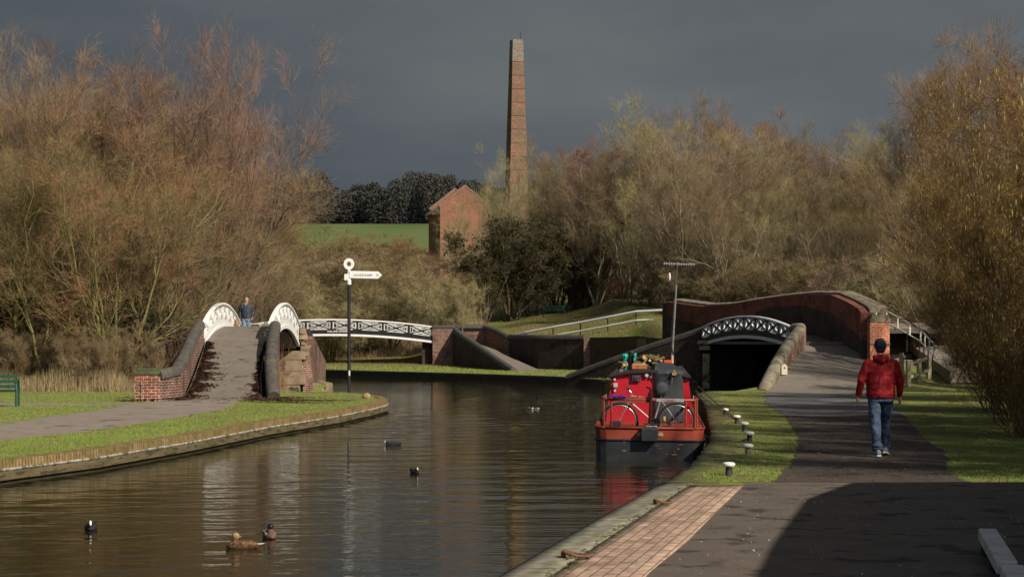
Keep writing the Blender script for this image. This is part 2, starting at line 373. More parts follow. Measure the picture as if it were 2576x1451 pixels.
grid('water', [[(x, y, WATER-.022) for x in (-120, -40, 0, 40, 120)] for y in (-30, 0, 30, 60, 90, 115)], wmt, skirt=None)
def ripples():
    r = np.random.default_rng(17); ys = [9.0]
    while ys[-1] < 70: ys.append(ys[-1]+.030+.0016*(ys[-1]-9))
    ys = np.array(ys); nx = 150
    xl = np.array([interp(y, LR)-.15 if y < 57 else -8.2 for y in ys]); xr = np.array([interp(y, NL)+.15 if y < 55.5 else 8.3 for y in ys])
    xl = np.maximum(xl, -.32*ys-5); t = np.linspace(0, 1, nx)[None]; X_ = xl[:, None]+(xr-xl)[:, None]*t; Y_ = np.repeat(ys[:, None], nx, 1); Z_ = np.zeros_like(X_)
    patch = .65+.35*np.sin(X_*.31+1.3*np.sin(Y_*.11))*np.sin(Y_*.23+.7)
    for i in range(46):
        lam = .16*(1.052**i)*r.uniform(.85, 1.15); a = r.normal(0, .42)+(math.pi/2); k = 2*math.pi/lam; amp = lam*.0013*(1.25 if lam < .6 else .8)
        Z_ += amp*np.sin(k*(np.cos(a)*X_+np.sin(a)*Y_)+r.uniform(0, 6.28))
    Z_ *= patch*np.clip((70-Y_)/8, 0, 1)
    V = np.stack([X_, Y_, WATER+Z_], -1).reshape(-1, 3); nr = len(ys)
    i = (np.arange(nr-1)*nx)[:, None]; j = np.arange(nx-1)[None]; Fq = np.stack([i+j, i+j+1, i+nx+j+1, i+nx+j], -1).reshape(-1, 4)
    me = rawmesh('water', V, Fq.ravel(), np.full(len(Fq), 4)); me.materials.append(wmt); me.polygons.foreach_set('use_smooth', [True]*len(me.polygons))
    o = bpy.data.objects.new('water', me); COL.objects.link(o); o['kind'] = 'structure'
ripples()
M_bed = mat('mud', (.03,.025,.015))
grid('canal_bed', [[(x, y, -1.6) for x in (-900, 0, 900)] for y in (-200, 0, 400, 1200)], M_soil, skirt=None)

# ground sheets
ysN = frange(-6, 58, .8)[:-1]+frange(58, 66, .5)
def nl(y): return interp(y, NL)
rowsheet('ground_towpath_side', ysN, nl, lambda y: 60, h_near, 0, M_grass, nc=70, gam=1.7)
LRx = lambda y: interp(y, LR)
ysL = frange(2, 57.9, .7)+[58.0, 58.05]+frange(58.6, 65.8, 1.2)+[65.9, 66.6, 67.4, 68.1, 68.8, 70, 71, 75, 79, 84]
def lrow(y):
    b_ = LRx(y); return [(b_-(.001+90*(j/69)**2.0), y, h_left(b_-90*(j/69)**2.0, y)) for j in range(70)]
grid('ground_left_bank', [lrow(y) for y in ysL], M_grass)
xs = sorted(set([round(v, 3) for v in frange(-90, -26, 4)+frange(-26, 14, .5)+frange(14, 90, 4)]+[-1.72, -1.7, 8.3]))
rows = []
for x in xs:
    f0, y1 = interp(x, FY), interp(x, YW)
    ys = [f0+(y1-f0)*t for t in (0, .1, .2, .35, .5, .65, .8, 1)]+[y1+.25+t for t in (0, 1, 2, 3.5, 5, 7, 9, 12)]
    last = ys[-1]; ys += [last+(420-last)*(i/30)**1.35 for i in range(1, 31)]
    rows.append([(x, y, h_far(x, y)) for y in ys])
# hill material: field in the gap on the hillside, tan grass at the foot, woodland floor elsewhere
hm = bpy.data.materials.new('hillside'); hm.use_nodes = True; n = hm.node_tree; b = n.nodes['Principled BSDF']; L = n.links; b.inputs['Roughness'].default_value = .95; b.inputs['Specular IOR Level'].default_value = .1
g = n.nodes.new('ShaderNodeNewGeometry'); sp = n.nodes.new('ShaderNodeSeparateXYZ'); L.new(g.outputs['Position'], sp.inputs[0])
def noise(sc, det=5):
    t = n.nodes.new('ShaderNodeTexNoise'); t.inputs['Scale'].default_value = sc; t.inputs['Detail'].default_value = det; L.new(g.outputs['Position'], t.inputs['Vector']); return t.outputs['Fac']
def ramp(v, a, ca, b_, cb):
    r = n.nodes.new('ShaderNodeValToRGB'); r.color_ramp.elements[0].position = a; r.color_ramp.elements[1].position = b_; r.color_ramp.elements[0].color = (*ca, 1); r.color_ramp.elements[1].color = (*cb, 1); L.new(v, r.inputs[0]); return r.outputs[0]
def mixc(f, a, b_):
    x = n.nodes.new('ShaderNodeMix'); x.data_type = 'RGBA'; L.new(f, x.inputs[0]); L.new(a, x.inputs[6]); L.new(b_, x.inputs[7]); return x.outputs[2]
def rng(v, a, b_, c=0, d=1):
    r = n.nodes.new('ShaderNodeMapRange'); r.inputs['From Min'].default_value = a; r.inputs['From Max'].default_value = b_; r.inputs['To Min'].default_value = c; r.inputs['To Max'].default_value = d; L.new(v, r.inputs['Value']); return r.outputs[0]
turf = ramp(noise(.9), .35, (.095,.15,.016), .7, (.20,.175,.06))
tan_ = ramp(noise(1.5), .3, (.13,.11,.035), .7, (.22,.165,.085))
near_ = ramp(noise(2.0), .35, (.085,.13,.012), .7, (.12,.15,.022))
field_ = ramp(noise(.10), .3, (.075,.115,.038), .7, (.12,.15,.055)); leafy_ = ramp(noise(.8), .3, (.10,.07,.04), .7, (.15,.11,.06)); field = mixc(rng(sp.outputs['X'], -4.5, -1.5), field_, leafy_)
a1 = mixc(rng(sp.outputs['Y'], 88, 97), near_, tan_)
aR = mixc(rng(noise(.22), .45, .55), turf, tan_)
isr = rng(sp.outputs['X'], -2.5, -1.0)
a2 = mixc(isr, a1, aR)
a3 = mixc(rng(sp.outputs['Y'], 148, 172), a2, field)
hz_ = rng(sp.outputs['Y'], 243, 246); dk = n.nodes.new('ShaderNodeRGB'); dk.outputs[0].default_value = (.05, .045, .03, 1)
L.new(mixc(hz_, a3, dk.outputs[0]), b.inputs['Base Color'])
bp = n.nodes.new('ShaderNodeBump'); bp.inputs['Strength'].default_value = .6; bp.inputs['Distance'].default_value = .15; L.new(noise(7), bp.inputs['Height']); L.new(bp.outputs[0], b.inputs['Normal'])
grid('hill', rows, hm)
grid('land_beyond', [[(x, y, z) for x in (-900, -300, 0, 300, 900)] for y, z in ((400, 18.9), (1200, 10))], M_soil, skirt=None)

# near bank: coping slabs, brick pavers, paths
cw = lambda y: .34
slab = brick('coping_slabs', lin(138,132,116), lin(112,108,94), lin(60,58,48), bw=.75, rh=.5, ms=.012, dirt=lin(104,100,58), dirtscale=2.2, dlo=.5, dhi=.72, off=.0)
pav = brick('brick_pavers', lin(184,156,136), lin(160,132,114), lin(108,94,78), bw=.215, rh=.098, ms=.007, dirt=lin(112,100,74), dirtscale=1.6, dlo=.48, dhi=.75)
o = rowsheet('kerb_of_coping_slabs', frange(-5, 20.8, .6), lambda y: nl(y)-.03, lambda y: nl(y)+cw(y), h_near, .02, slab, nc=4, skirt=-1.25)
rowsheet('kerb_of_worn_bank_edge', frange(20.8, 56, .45), lambda y: nl(y)-.03, lambda y: nl(y)+.45+.2*math.sin(y*1.9), h_near, .01, mat('worn_bank', (.12,.095,.06), (.085,.075,.035), 3, .95, .6, 40, c3=(.07,.085,.02), s3=4, t3=.5), nc=4, jit=.03, skirt=-1.25)
RP = [(-5,-2.3),(12.77,1.0),(14.95,1.54),(17.56,2.12),(20.5,2.78)]
rowsheet('pavement_of_brick_pavers', frange(-4, 20.5, .5), lambda y: nl(y)+cw(y), lambda y: interp(y, RP), h_near, .012, pav, nc=6, jit=.0, skirt=-.2)
PL = [(21.0,3.2),(21.95,3.44),(24,3.92),(27.9,4.72),(31.2,5.2),(37.9,6.1),(42.5,6.5),(47.1,7.0),(53.3,7.9),(56,8.4),(57,8.72),(58.4,9.12),(60.5,9.75),(63,10.6),(66,11.4)]
PR = [(21,5.6),(22.4,5.75),(26.4,6.7),(30.9,7.4),(42,9.5),(50,11),(56,12.4),(60,13.6),(66,13.6)]
AR = [(-5,-2.3),(12.77,1.0),(14.95,1.54),(17.56,2.12),(20.5,2.78)]
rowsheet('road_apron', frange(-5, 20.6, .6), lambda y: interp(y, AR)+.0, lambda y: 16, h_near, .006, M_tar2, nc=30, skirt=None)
rowsheet('road_apron_edge', frange(20.6, 21.0, .2), lambda y: 2.78+(y-20.6)*.6, lambda y: 16+ (y-20.6), h_near, .009, mat('edging_soil', (.10,.08,.055), (.16,.125,.085), 5, .95, .4), nc=40, jit=.04, skirt=None)
plf = lambda y: interp(y, PL); prf = lambda y: interp(y, PR)
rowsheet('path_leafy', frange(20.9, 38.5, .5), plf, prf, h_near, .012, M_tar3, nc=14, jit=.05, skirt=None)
rowsheet('path_towpath', frange(38.2, 52.5, .6), plf, prf, h_near, .008, M_pathN, nc=14, jit=.05, skirt=None)
rowsheet('path_bridge_ramp', frange(52.2, 66, .6), plf, prf, h_near, .014, mat('pale_tarmac', (.17,.145,.115), (.22,.19,.155), 1.6, .95, .5, 80), nc=14, jit=.03, skirt=None)
# left bank: path and branch
A1 = [(22,-6.6),(30.8,-9.2),(33,-8.6),(37.6,-7.8),(43.6,-7.4),(48,-7.7),(51,-8.05)]
A1 = [(24,-11.6),(30.8,-9.2),(37.6,-7.85),(43.6,-7.45),(48,-7.7),(51,-8.25)]
A2 = [(24,-14.5),(30,-12.8),(36.7,-11.2),(43.4,-10.6),(48,-10.45),(51,-10.4)]
rowsheet('path_left_bank', frange(14, 51.2, .6), lambda y: interp(y, [(14,-18)]+A2), lambda y: interp(y, [(14,-15)]+A1), h_left, .010, M_tar, nc=10, jit=.05, skirt=None)
rowsheet('path_branch', frange(46.5, 48.4, .19), lambda y: -40, lambda y: -10.3, h_left, .006, M_tar, nc=30, skirt=None)

# left bank wall: soldier course of bricks over a timber-faced wall with a pale lime line
lw = thing('canal_wall', 'weathered brick-topped canal wall edging the left grass bank', 'canal wall', (-6, 40, WATER))
pts = [(LRx(y), y) for y in frange(8, 57.2, .6)]+[(-7.2, 57.9)]
def off(pts, d):
    r = []
    for i, p in enumerate(pts):
        a, c = pts[max(i-1, 0)], pts[min(i+1, len(pts)-1)]; t = Vector((c[0]-a[0], c[1]-a[1])).normalized(); r.append((p[0]+t.y*d, p[1]-t.x*d))
    return r
jr = random.Random(3)
M_sold = brick('soldier_bricks', lin(150,126,84), lin(128,104,72), lin(84,72,50), bw=.085, rh=.6, ms=.012, dirt=lin(104,96,50), dirtscale=2, off=0)
M_timber = mat('old_timber', (.16,.12,.06), (.09,.075,.035), 1.6, .9, .6, 20, c3=(.05,.05,.02), s3=2.6, t3=.56, aniso=(1,1,5))
M_lime = mat('lime_crust', (.42,.40,.36), (.24,.22,.17), 9, .9, .8, 40, c3=(.10,.09,.055), s3=7, t3=.55)
mb = MB(); mb.sweep([(x, y, -.10) for x, y in off(pts, .0)], [(-.22,.022),(.03,.012),(.035,-.12),(-.22,-.12)]); mb.build('brick_capping', M_sold, lw)
mb = MB(); mb.sweep([(x, y, -.2) for x, y in off(pts, .0)], [(-.1,-.005),(.055,-.01),(.07,-.035+0),(.05,-.06),(-.1,-.06)]); mb.build('lime_ledge', M_lime, lw)
mb = MB(); mb.sweep([(x, y, -.2) for x, y in off(pts, .0)], [(-.1,-.06),(.075,-.062),(.085,-.19),(-.1,-.19)]); mb.build('timber_waling', M_timber, lw, bevel=.01)
mb = MB(); mb.sweep([(x, y, -.2) for x, y in off(pts, .0)], [(-.1,-.19),(.03,-.19),(.03,-.6),(-.1,-.6)]); mb.build('wall_foot', mat('wet_wall', (.035,.03,.018), (.06,.05,.03), 3, .5, .5), lw)
# stubby mooring end beyond the left bridge
mb = MB(); mb.sweep([(-8.6, 66.3, -.1), (-7.75, 66.6, -.1), (-7.35, 67.6, -.1), (-7.3, 68.8, -.1), (-7.9, 71, -.1), (-9.2, 79, -.1)], [(-.35,.03),(.06,.02),(.09,-.2),(.02,-.9),(-.35,-.9)])
tag(mb.build('canal_wall', M_stone), 'short rough stone canal edge just past the left footbridge, curving back', 'canal wall')
# far bank wall
fw = thing('canal_wall', 'long low dark canal wall under the far grass verge, beyond the water', 'canal wall', (0, 86, WATER))
fp = [(x, interp(x, FY)) for x in frange(-60, 8, 1)]
mb = MB(); mb.sweep([(x, y, -.13) for x, y in fp], [(-.1,.03),(.10,.015),(.10,-.10),(-.1,-.10)]); mb.build('coping', mat('dark_coping', (.05,.045,.035), (.09,.08,.055), 2, .85, .5), fw)
mb = MB(); mb.sweep([(x, y, -.13) for x, y in fp], [(-.1,-.10),(.03,-.10),(.03,-.8),(-.1,-.8)]); mb.build('wall_face', mat('wet_wall', (.035,.03,.018), (.06,.05,.03), 3, .5, .5), fw)

# ---------------------------------------------------------------- turf blades
def blades(name, n_, sampler, mat_, h0, h1, wd, seed, lean=.5):
    r = np.random.default_rng(seed); pts_ = sampler(n_, r); n_ = len(pts_)
    a = r.uniform(0, 2*np.pi, n_); h = r.uniform(h0, h1, n_); ww = wd*r.uniform(.6, 1.3, n_)
    dx, dy = np.cos(a)*ww, np.sin(a)*ww; la = r.uniform(0, 2*np.pi, n_); ll = h*lean*r.uniform(0, 1, n_)
    V = np.empty((n_, 3, 3)); V[:, 0] = pts_; V[:, 1] = pts_; V[:, 2] = pts_
    V[:, 0, 0] -= dx; V[:, 0, 1] -= dy; V[:, 1, 0] += dx; V[:, 1, 1] += dy
    V[:, 2, 0] += np.cos(la)*ll; V[:, 2, 1] += np.sin(la)*ll; V[:, 2, 2] += h
    me = rawmesh(name, V.reshape(-1, 3), np.arange(n_*3), np.full(n_, 3)); me.materials.append(mat_)
    o = bpy.data.objects.new(name, me); COL.objects.link(o); o['kind'] = 'stuff'; return o
def samp(region, hf, ymin, ymax, xmin, xmax, pw=1.6):
    def f(n_, r):
        out_ = []
        while len(out_) < n_:
            y = ymin+(ymax-ymin)*r.random()**pw; x = xmin(y)+(xmax(y)-xmin(y))*r.random()
            if region(x, y): out_.append((x, y, hf(x, y)+.002))
        return np.array(out_)
    return f
def on_right(x, y):
    k = .03*math.sin(x*9+y*5)
    if y < 20.9: return False
    if x < nl(y)+.06+.4*abs(math.sin(y*1.7)*math.sin(y*5.3))+k: return False
    return x < plf(y)+k or x > prf(y)+k
blades('turf_towpath_side', 60000, samp(on_right, h_near, 21.05, 56, nl, lambda y: min(.31*y+.5, 14)), M_blade, .010, .026, .005, 5)
def on_left(x, y):
    if y > 51 and x < -7.9: return x < -11
    if interp(y, A2)-.0 < x < interp(y, A1) and y < 51: return False
    if 46.5 < y < 48.4 and x < -10.3: return False
    return x < LRx(y)-.2-.06*abs(math.sin(y*4))
blades('turf_left_bank', 75000, samp(on_left, h_left, 24, 57.5, lambda y: -.3*y-.6, LRx, 1.3), M_blade, .02, .045, .006, 6)
blades('turf_far_verge', 26000, samp(lambda x, y: y > interp(x, FY)+.15 and y < interp(x, YW)-.3, h_far, 76, 103, lambda y: -14, lambda y: 5, 1), M_blade, .04, .10, .014, 8)
blades('dry_grass_far', 24000, samp(lambda x, y: (x > 0 and y > interp(x, YW)+.6) or (x < -3 and y > 101), h_far, 92, 128, lambda y: -.12*y, lambda y: 9, 1), mat('dry_blade', (.20,.16,.07), (.14,.15,.04), .9, .9), .05, .16, .012, 9)

# fallen leaves, grit and feathers scattered on tarmac and grass
def litter(name, n_, box, test, m_, seed, s0, s1, hf=h_near, dz=.02):
    r = np.random.default_rng(seed); P_ = []
    while len(P_) < n_:
        y = box[2]+(box[3]-box[2])*r.random(); x = box[0]+(box[1]-box[0])*r.random()
        if test(x, y): P_.append((x, y, hf(x, y)+dz))
    P_ = np.array(P_); a = r.uniform(0, 6.28, n_); s_ = r.uniform(s0, s1, n_); V = np.empty((n_, 4, 3))
    for k in range(4):
        q_ = s_*(1 if k % 2 else .5); V[:, k, 0] = P_[:, 0]+np.cos(a+k*1.57)*q_; V[:, k, 1] = P_[:, 1]+np.sin(a+k*1.57)*q_; V[:, k, 2] = P_[:, 2]+r.uniform(0, .014, n_)
    me = rawmesh(name, V.reshape(-1, 3), np.arange(n_*4), np.full(n_, 4)); me.materials.append(m_)
    o = bpy.data.objects.new(name, me); COL.objects.link(o); o['kind'] = 'stuff'
M_leafb = mat('brown_leaf', (.13,.07,.03), (.20,.12,.05), 14, .9)
litter('pale_grit', 260, (0.8, 6, 11.5, 20.8), lambda x, y: x > interp(y, AR)+.03, mat('pale_grit_bits', (.55,.53,.48)), 21, .004, .013, dz=.012)
litter('dark_grit', 1500, (0.8, 6, 11.5, 20.8), lambda x, y: x > interp(y, AR)+.03, mat('dark_grit_bits', (.03,.026,.02), (.16,.13,.1), 30), 22, .004, .012, dz=.012)
litter('fallen_leaves', 900, (2.6, 12, 21, 50), lambda x, y: x > nl(y)+.1, M_leafb, 23, .012, .03)
litter('path_leaves', 1600, (3.2, 8, 21, 38), lambda x, y: plf(y) < x < prf(y), mat('damp_leaf', (.05,.035,.025), (.14,.10,.06), 9, .9), 24, .012, .032)
litter('moss_tufts', 260, (-.2, 2.9, 11.5, 21), lambda x, y: nl(y)+.28 < x < nl(y)+.42, mat('moss', (.07,.09,.02), (.11,.12,.03), 20), 25, .012, .035, dz=.018)
# ---------------------------------------------------------------- iron footbridge parapets
def parapet(root, A, B, top, bot, n_, style, out_side):
    """cast-iron side between A and B (xy); top/bot are heights of t in 0..1"""
    A = Vector((*A, 0)); B = Vector((*B, 0)); L_ = (B-A).length; d = (B-A)/L_; nr = Vector((d.y, -d.x, 0))*out_side
    bm_, tm, rail = style[:3]
    def at(u, w_, o=0):
        t = u/L_; z0, z1 = bot(t), top(t); p = A+d*u+nr*o; p.z = z0+(z1-z0)*w_; return p
    body = MB(); trim = MB(); pw = L_/n_; z0, z1 = .34, .93
    for k in range(n_*3):
        u0, u1 = L_*k/(n_*3), L_*(k+1)/(n_*3)
        for a, c in ((0.02, z0), (z1, .985)):
            vs = [at(u, w_, o) for o in (-.025, .025) for u, w_ in ((u0, a), (u1, a), (u1, c), (u0, c))]
            body.add(vs, [(0,1,2,3),(7,6,5,4),(0,4,5,1),(2,6,7,3)])
    for k in range(n_+1):
        u = min(max(pw*k, .05), L_-.05); body.bar(at(u, z0), at(u, z1), .07 if style[3] else .11, .052, d)
    for k in range(n_):
        a, c = pw*k+.05, pw*(k+1)-.05; m_ = (a+c)/2; zm = (z0+z1)/2
        dw = .06 if style[3] else .11; body.bar(at(a, z0), at(c, z1), .046, dw, nr); body.bar(at(a, z1), at(c, z0), .046, dw, nr)
        ix, iz = .05*pw/1.4+.02, .07
        tris = [[(a+.05, z0+iz+.02), (a+.05, z1-iz-.02), (m_-ix*2, zm)], [(c-.05, z0+iz+.02), (c-.05, z1-iz-.02), (m_+ix*2, zm)],
                [(a+ix*2.6, z0+.035), (c-ix*2.6, z0+.035), (m_, zm-iz)], [(a+ix*2.6, z1-.035), (c-ix*2.6, z1-.035), (m_, zm+iz)]]
        for T in tris:
            for i in range(3):
                p, q = T[i], T[(i+1) % 3]; trim.bar(at(*p), at(*q), .06 if style[3] else .085, .022 if style[3] else .026, nr)
        if style[4]:   # inner stay bars seen through the big triangles
            trim.bar(at(a+.12*pw, zm+.1), at(a+.3*pw, zm-.02), .06, .02, nr); trim.bar(at(c-.14*pw, zm+.14), at(c-.14*pw, zm-.12), .06, .02, nr)
            trim.bar(at(m_-.16*pw, z1-.08), at(m_+.02*pw, zm+.16), .06, .02, nr); trim.bar(at(m_-.04*pw, zm-.13), at(m_+.1*pw, z0+.05), .06, .02, nr)
    lat = body.build('lattice', bm_, root); trim.build('lattice_edging', tm, lat)
    hr = MB(); br = MB(); m = 24
    hr.sweep([at(L_*k/m, 1) for k in range(m+1)], [(-.07,-.045),(.07,-.045),(.08,.0),(.055,.035),(-.055,.035),(-.08,0)])
    hr.build('handrail', rail, root, smooth='auto')
    br.sweep([at(L_*k/m, 0) for k in range(m+1)], [(-.055,-.055),(.055,-.055),(.055,.075),(-.055,.075)])
    br.build('bottom_rail', rail, root)
    return at
arc = lambda e, m: (lambda t: e+(m-e)*(1-(2*t-1)**2))
halfround = [(-.19,-.10),(-.19,.02),(-.14,.11),(-.05,.16),(.05,.16),(.14,.11),(.19,.02),(.19,-.10)]
M_coping2 = brick('blue_brick_coping_courses', lin(96,90,84), lin(78,74,70), lin(54,50,46), bw=.13, rh=5, ms=.012, dirt=lin(112,110,72), dirtscale=1.5, off=0, dlo=.55, dhi=.75)
def coping(name, pts, parent, mat_=None, w_=1.0):
    """half-round coping with bands of its own along its run (uv along)"""
    mb = MB(); pr = [(a*w_, b_) for a, b_ in halfround]; mb.sweep(pts, pr)
    me = bpy.data.meshes.new(name); me.from_pydata([tuple(v) for v in mb.v], [], mb.f); me.update()
    s = [0]
    for p, q in zip(pts, pts[1:]): s.append(s[-1]+(Vector(q)-Vector(p)).length)
    ul = me.uv_layers.new(name='UVMap'); np_ = len(pr)
    for l in me.loops: ul.data[l.index].uv = (s[l.vertex_index//np_], .1+(l.vertex_index % np_)*.02)
    return finish(me, name, mat_ or M_coping2, parent, smooth='auto')
def lerp_pts(pts, step=.4):
    r = []
    for p, q in zip(pts, pts[1:]):
        n_ = max(1, int((Vector(q)-Vector(p)).length/step))
        for i in range(n_): r.append(tuple(Vector(p).lerp(Vector(q), i/n_)))
    r.append(tuple(pts[-1])); return r

# --- left footbridge, seen along its deck
br1 = thing('iron_footbridge', 'humped brick and white cast-iron footbridge seen along its deck, on the left', 'footbridge', (-9.2, 61, WATER))
WB = (M_white, M_white, M_white, True, False)
t1_, b1_ = arc(2.26, 2.97), arc(1.45, 2.13)
M_rampsurf = mat('ramp_tarmac', (.155,.13,.10), (.20,.17,.135), 2.2, .93, .5, 70, c3=(.09,.06,.045), s3=2.6, t3=.63)
for X_, sgn in ((-10.47, -1), (-8.22, 1)):
    parapet(br1, (X_, 58), (X_, 65.6), t1_, b1_, 8, WB, sgn)
LWp = [(-10.75,49.4,.50),(-10.25,49.9,.62),(-9.95,51.2,.72),(-10.0,52.2,.93),(-10.2,54.5,1.38),(-10.4,56.5,1.82),(-10.47,58,2.16)]
RWp = [(-7.15,50.2,-.02),(-7.35,51.2,.28),(-7.7,53.4,.88),(-8.0,55.8,1.55),(-8.2,58,2.14)]
def zd(y): return interp(y, [(50,-.1),(51.2,.03),(58,1.6),(60,2.0),(61.8,2.16),(63.6,2.0),(65.6,1.6),(76,-.1)])
LWx = [(49,-10.3),(49.9,-10.0),(51.2,-9.8),(52.2,-9.85),(54.5,-10.05),(56.5,-10.25),(58,-10.42),(76,-10.42)]
RWx = [(50,-7.3),(51.2,-7.5),(53.4,-7.85),(55.8,-8.12),(58,-8.28),(76,-8.28)]
rows = []
for y in frange(50.2, 76, .4):
    a, c = interp(y, LWx), interp(y, RWx); rows.append([(a+(c-a)*j/8, y, zd(y)) for j in range(9)])
grid('deck', rows, M_rampsurf, kind=None, skirt=None, parent=br1)
mb = MB(); m = 20
for k in range(m):   # arched iron deck plate seen from below
    y0, y1 = 58+7.6*k/m, 58+7.6*(k+1)/m; z0, z1 = b1_(k/m)-.14, b1_((k+1)/m)-.14
    mb.add([(-10.4,y0,z0),(-8.3,y0,z0),(-8.3,y1,z1),(-10.4,y1,z1),(-10.4,y0,z0+.12),(-8.3,y0,z0+.12),(-8.3,y1,z1+.12),(-10.4,y1,z1+.12)], [(0,1,2,3),(7,6,5,4),(0,4,5,1),(2,6,7,3)])
mb.build('deck_underside', mat('grey_iron', (.20,.20,.19), (.30,.29,.27), 3, .7), br1)
ww = MB().wall([(x, y, -.6, z) for x, y, z in LWp], .30, -1).build('wing_wall', B_mix, br1)
coping('coping', lerp_pts([(x-.15, y, z+.02) for x, y, z in LWp[1:]]), ww)
wwr = MB().wall([(x, y, -.9, z) for x, y, z in RWp], .30, 1).build('wing_wall', B_mix, br1)
coping('coping', lerp_pts([(x+.15, y, z+.02) for x, y, z in RWp]), wwr)
mb = MB(); mb.box((-10.62, 49.75, .20), (.62, .62, .95)); pil = mb.build('end_pillar', B_red, br1)
mb = MB(); mb.box((-10.62, 49.75, .73), (.68, .68, .12)); mb.box((-10.62, 49.75, .82), (.56, .56, .08)); mb.build('pillar_cap', mat('mossy_cap', (.10,.12,.03), (.06,.06,.05), 2.5, .95, .5), pil, bevel=.03)
# near abutment body, far abutment of stone blocks and battered brick
mb = MB(); mb.box((-9.3, 57.4, .0), (2.1, 1.2, 1.9)); mb.build('abutment', B_mix, br1)
mb = MB()
for z, h_, wx, sh in ((-.35,.55,2.3,.10),(.18,.5,2.5,.0),(.66,.44,2.35,.05),(1.06,.34,2.5,.0)): mb.box((-9.2-sh, 66.0+sh*.3, z), (wx, .9, h_))
mb.build('stone_abutment', M_stone, br1, bevel=.02)
mb = MB(); mb.loft([[(-8.0,65.7,-.9),(-7.60,66.1,-.9),(-8.0,69,-.9),(-8.5,69,-.9)], [(-8.12,65.7,1.0),(-7.82,66.1,1.0),(-8.1,68,1.0),(-8.5,68,1.0)], [(-8.18,65.7,2.12),(-7.98,66.1,2.12),(-8.2,67.6,2.12),(-8.5,67.6,2.12)]])
mb.build('brick_abutment', B_mix, br1)
mb = MB()
for k in range(5): mb.box((-8.06+.03*(4-k), 65.72, 1.12+k*.21), (.24+.1*(k % 2), .12, .17))
mb.build('stone_quoins', M_stone, br1, bevel=.015)
wf = MB().wall([(-10.5,65.6,-.9,2.2),(-10.5,70,-.9,1.5),(-10.6,76,-.9,.7)], .3, -1).build('wing_wall', B_mix, br1)
coping('coping', lerp_pts([(-10.62,65.6,2.2),(-10.62,70,1.5),(-10.7,76,.7)]), wf)
wf = MB().wall([(-8.2,67.5,-.9,1.9),(-8.3,70,-.9,1.5),(-8.6,76,-.9,.7)], .3, 1).build('wing_wall', B_mix, br1)
coping('coping', lerp_pts([(-8.1,67.5,1.9),(-8.2,70,1.5),(-8.5,76,.7)]), wf)
# leaf litter drifted against both kerbs
def leaves(name, regs, seed, n_, c, sz=.045):
    r = np.random.default_rng(seed); pts_ = []
    while len(pts_) < n_:
        y = 50.2+r.random()**1.2*7.8; side = r.random() < .68
        wd = (1.0-.8*abs((y-53.2)/5)) if side else .5*(1-(y-50)/7)
        wd = max(.08, wd)*(.55+.45*math.sin(y*7)*math.sin(y*2.3))
        e = abs(r.normal(0, .5))*wd
        x = interp(y, LWx)+.06+e if side else interp(y, RWx)-.06-e
        if interp(y, LWx)+.02 < x < interp(y, RWx)-.02: pts_.append((x, y, zd(y)+.006))
    for _ in range(n_//5):
        y = 49.2+r.random()*2; pts_.append((-10.2+r.normal(0, .6)+ (0 if r.random()<.5 else 3.2), y, .03-.06)) 
    for _ in range(n_//7): pts_.append((-6.2+r.normal(0, .7), 48.8+r.normal(0, .25), -.05))
    pts_ = np.array(pts_); n_ = len(pts_); V = np.empty((n_, 4, 3)); a = r.uniform(0, 6.28, n_); s_ = sz*r.uniform(.6, 1.4, n_)
    for k in range(4):
        V[:, k, 0] = pts_[:, 0]+np.cos(a+k*1.57)*s_; V[:, k, 1] = pts_[:, 1]+np.sin(a+k*1.57)*s_; V[:, k, 2] = pts_[:, 2]+r.uniform(0, .03, n_)
    me = rawmesh(name, V.reshape(-1, 3), np.arange(n_*4), np.full(n_, 4)); me.materials.append(c)
    o = bpy.data.objects.new(name, me); COL.objects.link(o); o['kind'] = 'stuff'
leaves('leaf_litter', None, 4, 5200, mat('dead_leaves', (.055,.022,.014), (.10,.05,.03), 14, .9))

# --- far footbridge with its lettered side
br2 = thing('iron_footbridge', 'black and white cast-iron footbridge lettered TOLL END WORKS, crossing in the distance', 'footbridge', (-9.7, 104, -.1))
BW = (M_black, M_white, M_white, False, True)
Yb = 104.0; x0b, x1b = PX(575, Yb), PX(1093, Yb)
tb_, bb_ = arc(2.34, 2.80), arc(1.42, 1.86)
for yy, sg in ((Yb, 1), (Yb+2.2, -1)):
    at2 = parapet(br2, (x0b, yy), (x1b, yy), tb_, bb_, 8, BW, sg)
    if sg == 1: at_front = at2
mb = MB(); m = 20; Lb = x1b-x0b
for k in range(m):
    xa, xc = x0b+Lb*k/m, x0b+Lb*(k+1)/m; z0, z1 = bb_(k/m)+.02, bb_((k+1)/m)+.02
    mb.add([(xa,Yb+.06,z0),(xc,Yb+.06,z1),(xc,Yb+2.14,z1),(xa,Yb+2.14,z0),(xa,Yb+.06,z0+.2),(xc,Yb+.06,z1+.2),(xc,Yb+2.14,z1+.2),(xa,Yb+2.14,z0+.2)], [(0,1,2,3),(7,6,5,4),(0,4,5,1),(1,5,6,2),(2,6,7,3),(3,7,4,0)])
mb.build('deck', M_tar2, br2)
xt = PX(823, Yb)
text_mesh('lettering', 'TOLL END WORKS', .15, M_white, br2, (xt, Yb-.05, 2.03), (1,0,.0), (0,0,1), .004, width=PX(874, Yb)-xt)
